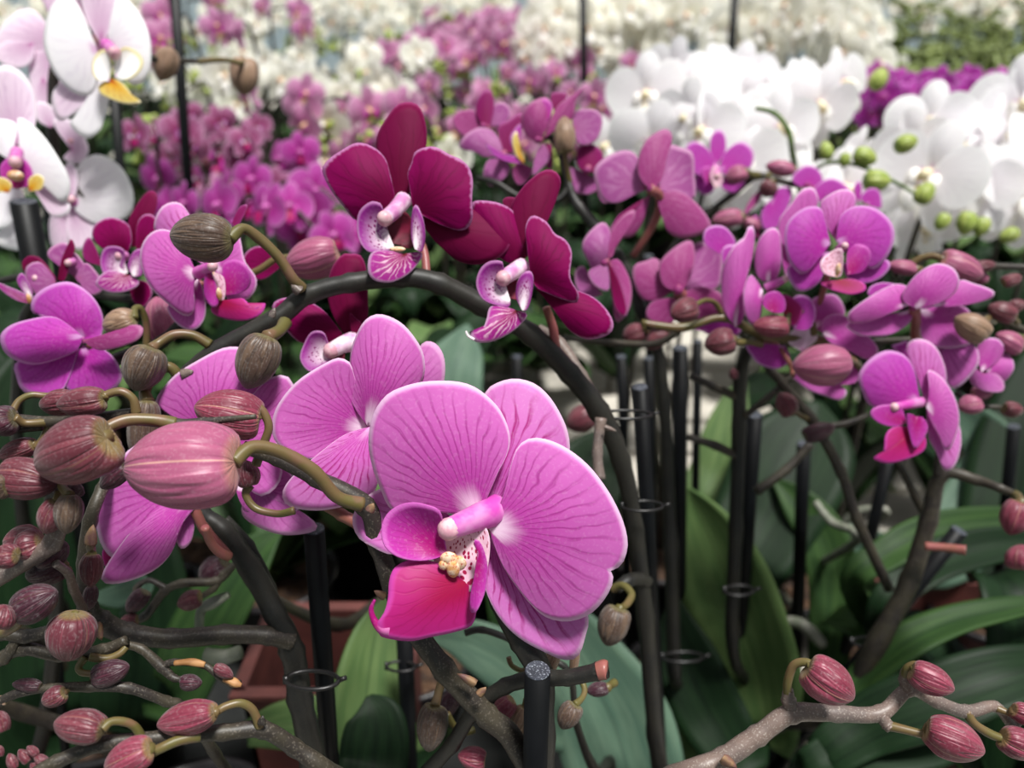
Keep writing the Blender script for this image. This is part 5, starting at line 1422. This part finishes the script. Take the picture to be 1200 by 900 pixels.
T(fl, 'sepal', M['blush'], '18,172 -6,150 -14,110 -4,80 14,78 32,92 42,118 40,150', 0.462, cup=3, ns=40)
T(fl, 'petal', M['white'], '24,188 22,160 21,138 32,142 48,156 64,178 80,206 82,226 74,238 60,226 38,204', 0.455, cup=4, bow=-2, ns=40)
T(fl, 'petal', M['white'], '12,188 -10,172 -20,150 -6,140 14,142 20,152', 0.448, cup=4)
T(fl, 'sepal', M['blush'], '30,206 46,232 62,254 78,252 82,240 66,226 48,210', 0.46)
T(fl, 'sepal', M['white'], '14,214 -10,236 -16,262 6,268 22,250 26,226', 0.462)
T(fl, 'sepal', M['white'], '26,222 4,262 -6,284 20,294 36,290 36,256', 0.466)
T(fl, 'throat', M['lobe'], '20,222 4,214 0,196 12,184 28,186 38,200 36,216', 0.448)
T(fl, 'lip_lobe', M['yellow'], '10,226 -8,222 -10,210 4,208 14,216', 0.443)
T(fl, 'lip_lobe', M['yellow'], '34,224 34,210 44,204 52,210 48,222', 0.443)
mesh_obj('callus', *ball_geo(P(18, 206, 0.437), R_(7, 0.44), sc=(1.4, 0.7, 0.9))[:2], M['gold'], fl, None)
fl = column(pS, 'column', '88,238 84,234', 0.50, 0.497, 5, 5, 'large pale flower seen from behind')
T(fl, 'petal', M['white'], '82,240 82,212 98,188 116,181 138,192 152,212 157,234 150,254 122,264 100,256', 0.50, cup=4, bow=-3, ns=44)
T(fl, 'sepal', M['blush'], '84,240 102,248 114,262 106,282 92,294 80,280 78,260', 0.502)
T(fl, 'sepal', M['blush'], '82,236 64,226 76,196 82,190 90,200 90,224', 0.496)
T(fl, 'sepal', M['blush'], '80,238 60,252 58,276 64,294 78,296 82,270', 0.505)
fl = column(pS, 'column', '86,170 84,166', 0.52, 0.517, 4, 4, 'small pale flower behind the stake')
T(fl, 'petal', M['blush'], '84,176 64,148 66,138 86,142 98,158 104,178 92,192 74,186', 0.516, cup=3)
T(fl, 'petal', M['blush'], '60,150 44,140 44,120 60,124 68,138', 0.52)

# ---------------------------------------------------------------- generic flowers for the rows behind
TPL = {  # base first, in units of the flower's width, y up
    'dorsal': [(0, .04), (-.10, .16), (-.15, .32), (-.08, .46), (.02, .50), (.12, .45), (.16, .30), (.10, .15)],
    'pl': [(-.02, .02), (-.08, .20), (-.20, .33), (-.38, .30), (-.50, .14), (-.49, -.06), (-.38, -.20), (-.22, -.20), (-.10, -.08)],
    'pr': [(.02, .02), (.10, -.08), (.22, -.20), (.38, -.20), (.49, -.06), (.50, .14), (.38, .30), (.20, .33), (.08, .20)],
    'sl': [(-.02, -.04), (-.16, -.10), (-.32, -.22), (-.36, -.38), (-.26, -.46), (-.12, -.38), (-.04, -.20)],
    'sr': [(.02, -.04), (.04, -.20), (.12, -.38), (.26, -.46), (.36, -.38), (.32, -.22), (.16, -.10)],
    'lip': [(0, -.10), (-.10, -.14), (-.12, -.24), (-.05, -.34), (0, -.37), (.05, -.34), (.12, -.24), (.10, -.14)],
    'll': [(-.02, -.06), (-.06, .02), (-.13, .02), (-.16, -.08), (-.11, -.18), (-.05, -.18)],
    'lr': [(.02, -.06), (.05, -.18), (.11, -.18), (.16, -.08), (.13, .02), (.06, .02)]}


def gen_petal(key, dz, dt, cup, bow, seed, ns=20, nv=6, curl=0.3):
    q = TPL[key]
    return petal_geo(q[0], q[1:], lambda x, y, o: Vector((x, y, dz - o)), dt, 0, cup, bow, 0.006, ns, nv, seed, curl)


def proto(kind, pet, sep, lip, lobe, heart, seed, parts):
    """a flower of unit width facing +z: its column is the flower, petals are children when parts is true, else one mesh"""
    rnd = random.Random(seed)
    spec = [('sepal', 'dorsal', sep, -.02), ('sepal', 'sl', sep, -.02), ('sepal', 'sr', sep, -.02), ('petal', 'pl', pet, .0), ('petal', 'pr', pet, .012), ('lip', 'lip', lip, .08),
            ('lip_lobe', 'll', lobe, .07), ('lip_lobe', 'lr', lobe, .07)]
    col = tube_geo([Vector((0, -.02, -.30)), Vector((0, .02, -.16)), Vector((0, .03, -.03)), Vector((0, .01, .06)), Vector((0, -.03, .13))], [.022, .025, .04, .045, .05], 8)
    if parts:
        V, F, U = col
        root = mesh_obj('flower', V, F, M[heart], None, U)
        for nm, key, mt, dz in spec:
            v, f, u = gen_petal(key, dz, rnd.uniform(-.03, .05), rnd.uniform(-.03, .06), rnd.uniform(.0, .05) * -1, rnd.randint(0, 99), 26, 8)
            mesh_obj(nm, v, f, M[mt], root, u)
        return root
    mats = [heart, pet, sep, lip, lobe]
    geos = [col + (0,)]
    for nm, key, mt, dz in spec:
        g = gen_petal(key, dz, rnd.uniform(-.08, .08), rnd.uniform(-.05, .09), rnd.uniform(.0, .06) * -1, rnd.randint(0, 99), 16, 4)
        geos.append(g + ({'sepal': 2, 'petal': 1, 'lip': 3, 'lip_lobe': 4}[nm],))
    V, F, U, MI = join_geo(geos)
    return mesh_obj('flower', V, F, [M[m] for m in mats], None, U, MI)


PROTO = {}
for kind, pet, sep, lip, lobe, heart, parts in (('white', 'white', 'white', 'wlobe2', 'wlobe2', 'yellow', True), ('cream', 'cream', 'cream', 'wlobe2', 'wlobe2', 'gold', False), ('pink', 'blushpink', 'blushpink', 'gold', 'lobe', 'gold', False),
                                                ('magenta', 'magfar', 'magfar', 'lip', 'lobe', 'column', False), ('speckled', 'specfar', 'specfar', 'lip', 'darklobe', 'throat', False), ('purple', 'violet', 'violet', 'violet', 'lobe', 'column', False)):
    if pet == 'blushpink' and 'blushpink' not in M:
        M['blushpink'] = petalmat('rose_pink_petal', (230, 140, 200), (238, 170, 214), (200, 90, 160), (246, 214, 234), (240, 190, 220), vs=0.3, hw=0.25, freq=12, transl=0.45)
    PROTO[kind] = [proto(kind, pet, sep, lip, lobe, heart, 31 * i + len(kind), parts) for i in range(3)]
USED = set()


def put_flower(kind, parent, loc, face, size, roll, rnd):
    src = rnd.choice(PROTO[kind])
    if src.name in USED:
        o = src.copy()
        COL.objects.link(o)
        for ch in list(src.children):
            if ch.name.startswith(('sepal', 'petal', 'lip')):
                c = ch.copy()
                COL.objects.link(c)
                c.parent = o
    else:
        USED.add(src.name)
        o = src
    m = face.to_track_quat('Z', 'Y').to_matrix().to_4x4()
    mm = Matrix.Translation(loc) @ m @ Matrix.Rotation(roll, 4, 'Z') @ Matrix.Scale(size, 4)
    o.parent = parent
    o.matrix_parent_inverse = parent.matrix_basis.inverted()
    o.matrix_basis = mm
    return o


# leaves for pots, three shapes shared by every plant
LEAFME = []
for i, (L, w, arch, mt) in enumerate(((0.20, 0.034, 0.10, 'leaf'), (0.17, 0.038, 0.13, 'leafdark'), (0.23, 0.032, 0.08, 'leaf'), (0.18, 0.036, 0.12, 'leafpale'), (0.15, 0.03, 0.15, 'leafdark'))):
    cs, wsz, ups = [], [], []
    for k in range(11):
        t = k / 10
        cs.append(Vector((L * math.sin(t * 1.25) * 0.95, 0, arch * math.sin(t * 2.3) * 0.9)))
        wsz.append(max(w * (math.sin(math.pi * (0.12 + 0.86 * t)) ** 0.6) * (1 if t < 0.97 else 0.3), 0.001))
        ups.append(Vector((-0.3, 0, 1)))
    V, F, U = leaf_geo(cs, wsz, ups, 0.35, 3)
    o = mesh_obj('leaf', V, F, M[mt], None, U)
    mo = o.modifiers.new('thickness', 'SOLIDIFY')
    mo.thickness = 0.0016
    LEAFME.append(o)
LUSED = set()


def add_leaves(parent, x, y, z, rnd, n, sc=1.0, azc=None):
    a0 = rnd.uniform(0, math.pi)
    for k in range(n):
        src = rnd.choice(LEAFME)
        if src.name in LUSED:
            o = src.copy()
            COL.objects.link(o)
        else:
            LUSED.add(src.name)
            o = src
        a = a0 + (k % 2) * math.pi + (k // 2) * 0.5 + rnd.uniform(-.35, .35)
        s = sc * rnd.uniform(.75, 1.1)
        o.parent = parent
        o.matrix_parent_inverse = parent.matrix_basis.inverted()
        o.matrix_basis = Matrix.Translation((x, y, z + 0.004 * k)) @ Matrix.Rotation(a, 4, 'Z') @ Matrix.Rotation(-rnd.uniform(-0.1, .35), 4, 'Y') @ Matrix.Scale(s, 4)


BUDPROTO = {}
for k_ in ('budgreen', 'budfar', 'budred'):
    V, F, U = bud_geo(1.0, 0.72, Matrix.Identity(4), 0.05, 14)
    BUDPROTO[k_] = mesh_obj('bud', V, F, M[k_], None, U)
BUSED = set()


def put_bud(kind, parent, loc, face, size):
    src = BUDPROTO[kind]
    if kind in BUSED:
        o = src.copy()
        COL.objects.link(o)
    else:
        BUSED.add(kind)
        o = src
    o.parent = parent
    o.matrix_parent_inverse = parent.matrix_basis.inverted()
    o.matrix_basis = Matrix.Translation(loc) @ face.to_track_quat('Z', 'Y').to_matrix().to_4x4() @ Matrix.Scale(size, 4)


def bg_plant(px, py, d, kind, n, size, label, group, rnd, sweep=0.16, drop=0.12, side=None, budk=None, nb=0, leaves=4, stk=True, budsize=0.016):
    """one plant of the rows behind: apex of its spike at pixel (px, py), depth d"""
    apex = P(px, py, d)
    sgn = side if side else rnd.choice((-1, 1))
    bz = BZ if apex.y < 6.2 else BZ
    bx, by = apex.x - sgn * 0.03, apex.y + 0.02
    t = thing('orchid_plant', label, 'orchid', (bx, by, bz), group)
    pts = [Vector((bx, by, bz + 0.0)), Vector((bx, by, bz + (apex.z - bz) * 0.5)), Vector((apex.x - sgn * .02, apex.y + .01, apex.z - 0.03)), apex]
    arc = []
    yaw = rnd.uniform(-0.6, 0.2)
    for k in range(1, 6):
        q = k / 5
        arc.append(Vector((apex.x + sgn * sweep * q, apex.y + yaw * sweep * q, apex.z + 0.01 * math.sin(q * 3) - drop * q * q)))
    pp = catmull([tuple(p) for p in pts + arc], 4)
    pp = [Vector(p) for p in pp]
    rr = [0.0032 * (1 - 0.5 * i / len(pp)) for i in range(len(pp))]
    V, F, U = tube_geo(pp, rr, 7)
    mesh_obj('flower_stem', V, F, M['stem'], t, U)
    fp = pp[10:]
    for k in range(n):
        q = k / max(n - 1, 1)
        c = fp[int(q * (len(fp) - 1) * 0.85)]
        to = Vector((rnd.uniform(-.5, .5) + (0.5 if k % 2 else -0.5), -1, rnd.uniform(-.1, .45))).normalized()
        off = Vector(((0.42 if k % 2 else -0.42) * size * rnd.uniform(.6, 1.1), -0.25 * size, rnd.uniform(-.25, .25) * size))
        put_flower(kind, t, c + off, to, size * rnd.uniform(.85, 1.1), rnd.uniform(-.35, .35), rnd)
    for k in range(nb):
        c = fp[-1 - int(k / max(nb, 1) * (len(fp) * (0.4 if n else 0.95)))]
        dr = Vector((rnd.uniform(-1, 1), rnd.uniform(-1, .3), rnd.uniform(-.3, .6))).normalized()
        put_bud(budk, t, c + dr * budsize * 0.3, dr, budsize * rnd.uniform(.7, 1.2))
    if leaves:
        add_leaves(t, bx, by, bz + 0.03, rnd, leaves, 1.1)
    return t


rb = random.Random(11)


ORD = 'first second third fourth fifth sixth seventh eighth ninth tenth eleventh twelfth thirteenth fourteenth fifteenth sixteenth seventeenth eighteenth nineteenth twentieth'.split()
ROWN = {1: ['only row'], 2: ['front row', 'back row'], 3: ['front row', 'middle row', 'back row'], 4: ['front row', 'second row', 'third row', 'back row'],
        5: ['front row', 'second row', 'third row', 'fourth row', 'back row'], 6: ['front row', 'second row', 'third row', 'fourth row', 'fifth row', 'back row']}


def cluster(x0, y0, x1, y1, d0, d1, kind, per, rows, n, size, noun, where, jit=8, **kw):
    """rows of one kind whose spikes reach into a box of the picture, the deeper the higher"""
    for r in range(rows):
        f = r / max(rows - 1, 1)
        xs = sorted(x0 + (x1 - x0) * ((i + 0.5 * (r % 2) + rb.uniform(.1, .6)) / per) for i in range(per))
        for i, x in enumerate(xs):
            d = d0 + (d1 - d0) * (f + rb.uniform(-.3, .3) / rows)
            y = y0 + (y1 - y0) * f + rb.uniform(-jit, jit)
            lab = noun + ' ' + where + (', ' + ROWN[rows][r] if rows > 1 else '') + ', ' + ORD[i] + ' from left'
            bg_plant(x, y, d, kind, n, size, lab, noun.replace('orchid', 'orchids', 1) + ' ' + where, rb, **kw)


# brilliant white ones at the right, each built with its petals
for (x, y, d, n, s, sd_, lab) in ((820, 104, 0.86, 5, 0.086, -1, 'brilliant white orchid, the one closest to the mauve flowers'), (800, 96, 0.90, 7, 0.086, 1, 'brilliant white orchid at the top of the white bank'),
                                  (850, 92, 0.88, 7, 0.086, 1, 'brilliant white orchid whose highest flower stands against the dark green'), (950, 96, 0.92, 6, 0.082, -1, 'brilliant white orchid beside the purple bank'), (800, 150, 0.78, 5, 0.080, 1, 'brilliant white orchid low behind the violet-pink flower'),
                                  (860, 160, 0.76, 5, 0.080, 1, 'brilliant white orchid with a green arching stalk in front'), (940, 192, 0.78, 4, 0.066, 1, 'smaller white orchid between the two white banks, green buds before it'),
                                  (1110, 170, 0.74, 6, 0.086, 1, 'brilliant white orchid, first of the bank at the right edge'), (1130, 150, 0.74, 7, 0.088, 1, 'brilliant white orchid in the middle of the bank at the right edge'),
                                  (1230, 150, 0.74, 7, 0.088, -1, 'brilliant white orchid cut by the right edge of the picture'), (1130, 196, 0.68, 5, 0.086, 1, 'white orchid hanging lowest at the right edge, yellow in its throats'),
                                  (1190, 165, 0.80, 5, 0.088, 1, 'white orchid half outside the right edge')):
    bg_plant(x, y, d, 'white', n, s, lab, 'brilliant white orchids on the right', rb, sweep=0.10, drop=0.08, side=sd_, budk='budgreen', nb=3, leaves=3 if x > 1000 else 0, budsize=0.02)
pg = thing('orchid_plant', 'orchid twig with yellow-green buds below the white flowers', 'orchid', (0.42, 0.86, BZ + 0.02))
stem(pg, to_pot([(1085, 235, 0.62, 2), (1050, 214, 0.62, 2), (1012, 196, 0.62, 2.2), (980, 190, 0.63, 2.2), (955, 200, 0.66, 2.4), (940, 240, 0.72, 3), (936, 300, 0.76, 3)], 0.42, 0.86, 0.002, z=BZ + 0.02), mat='stalkgreen')
stem(pg, [(886, 127, 0.66, 2.5), (908, 133, 0.65, 3), (924, 154, 0.65, 3.2), (929, 182, 0.66, 3.2), (940, 240, 0.72, 3)], mat='stalkgreen', name='side_branch')
for (x, y, L, a) in ((968, 176, 20, 100), (990, 188, 16, 260), (1014, 184, 26, -20), (1028, 212, 30, 0), (1062, 168, 26, 20), (1084, 226, 26, 60), (1132, 262, 26, 260), (1150, 266, 22, 250), (1182, 276, 22, 200), (1104, 260, 20, 240), (1030, 92, 26, 60), (740, 146, 20, 90)):
    dd = 0.62 if y > 150 else 0.9
    bud(pg, x, y, dd, L * 1.1, L * 0.85, a, 'budgreen', lobes=0.05)

cluster(185, 166, 310, 150, 0.95, 1.1, 'speckled', 3, 2, 4, 0.05, 'speckled mauve orchid', 'behind the tall stake', sweep=0.07, drop=0.09, nb=3, budk='budred')
cluster(225, 224, 360, 185, 0.85, 1.05, 'magenta', 3, 2, 4, 0.058, 'vivid magenta orchid', 'behind the wine-red flowers', jit=14, sweep=0.09, drop=0.06, nb=2, budk='budred')
cluster(300, 122, 520, 96, 1.1, 1.4, 'pink', 4, 1, 3, 0.062, 'rose pink orchid', 'in the middle distance', jit=14, sweep=0.10, drop=0.07, nb=6, budk='budgreen')
cluster(250, 100, 500, 20, 1.2, 2.2, 'cream', 5, 4, 4, 0.07, 'creamy white orchid', 'of the sunlit bank behind', jit=16, sweep=0.15, drop=0.12, nb=18, budk='budgreen', budsize=0.022)
cluster(40, 30, 320, 4, 1.2, 1.8, 'pink', 4, 2, 3, 0.066, 'rose pink orchid', 'behind the blush white ones', jit=12, sweep=0.12, drop=0.08, nb=12, budk='budgreen')
cluster(490, 54, 640, 28, 1.7, 2.1, 'pink', 4, 2, 7, 0.078, 'rose pink orchid', 'far behind in the middle', sweep=0.14, drop=0.10, nb=6, budk='budgreen')
cluster(480, 128, 750, 76, 1.15, 1.6, 'pink', 5, 3, 3, 0.052, 'budding rose pink orchid', 'behind the mauve spray', jit=12, sweep=0.12, drop=0.08, nb=20, budk='budgreen', budsize=0.017)
cluster(640, 22, 1000, 2, 1.7, 2.4, 'cream', 9, 3, 8, 0.088, 'creamy white orchid', 'along the top of the picture', sweep=0.14, drop=0.14, nb=3, budk='budgreen')
cluster(960, 108, 1230, 96, 1.15, 1.4, 'purple', 7, 2, 8, 0.052, 'purple orchid', 'between white bank and green rows', sweep=0.10, drop=0.08, nb=2, budk='budred')
cluster(985, 84, 1250, 6, 1.7, 3.2, 'purple', 12, 6, 0, 0.05, 'orchid still in green bud', 'at the upper right', sweep=0.12, drop=0.14, nb=30, budk='budfar', budsize=0.022)
cluster(-60, 6, 1290, -4, 3.3, 5.4, 'cream', 13, 3, 7, 0.11, 'hazy pale orchid', 'at the greenhouse end', jit=5, sweep=0.2, drop=0.16, nb=6, budk='budgreen', budsize=0.035, leaves=2)
for (x, y, d, x2, y2, r, lab) in ((204, -20, 0.80, 222, 238, 6.5, 'tall black stake crossing the magenta orchids at the upper left'), (134, 110, 0.78, 142, 210, 6, 'black stake just below the yellow-lipped white flower'),
                                  (683, -10, 1.5, 684, 60, 5, 'black stake among the creamy flowers along the top'), (862, -10, 1.5, 856, 70, 5, 'dark stake right of the creamy flowers at the top')):
    stake(x, y, d, x2, y2, r, lab)
# low plants whose leaves fill the benches
for (gx0, gx1, gy0, gy1, st, nl, bn, rown) in ((-1.0, 1.25, 0.34, 1.60, 0.15, 6, 'nearest', ORD), (-1.7, 2.0, 2.0, 3.4, 0.30, 6, 'second', ORD)):
    y = gy0
    row = 0
    while y < gy1:
        x = gx0 + (row % 2) * st / 2
        k = 0
        while x < gx1:
            xx, yy = x + rb.uniform(-.02, .02), y + rb.uniform(-.02, .02)
            xi, yi, di = proj(Vector((xx, yy, BZ + .15)))
            gap = (-0.10 < xx < 0.60 and 0.72 < yy < 1.60)
            if -60 < xi < 1260 and -40 < yi and not gap and min([9] + [math.hypot(xx - a, yy - b) for a, b in POTS]) > 0.10:
                w = 'on the ' + bn + ' bench, ' + ORD[row] + ' row, ' + ORD[k] + ' from left'
                t = thing('orchid_plant', 'low leafy orchid ' + w, 'orchid', (xx, yy, BZ + 0.09), 'low leafy orchids without flowers on the ' + bn + ' bench')
                pot(xx, yy, 'dark plastic pot ' + w, 'dark pots on the ' + bn + ' bench')
                add_leaves(t, xx, yy, BZ + 0.088, rb, nl, 1.0 if gy0 < 1 else 1.4)
                k += 1
            x += st
        y += st * 0.87
        row += 1
for o in list(S.objects):
    if o.parent is None and o.type == 'MESH' and o.name.split('.')[0] in ('flower', 'bud', 'leaf'):
        for c in list(o.children):
            bpy.data.objects.remove(c)
        bpy.data.objects.remove(o)
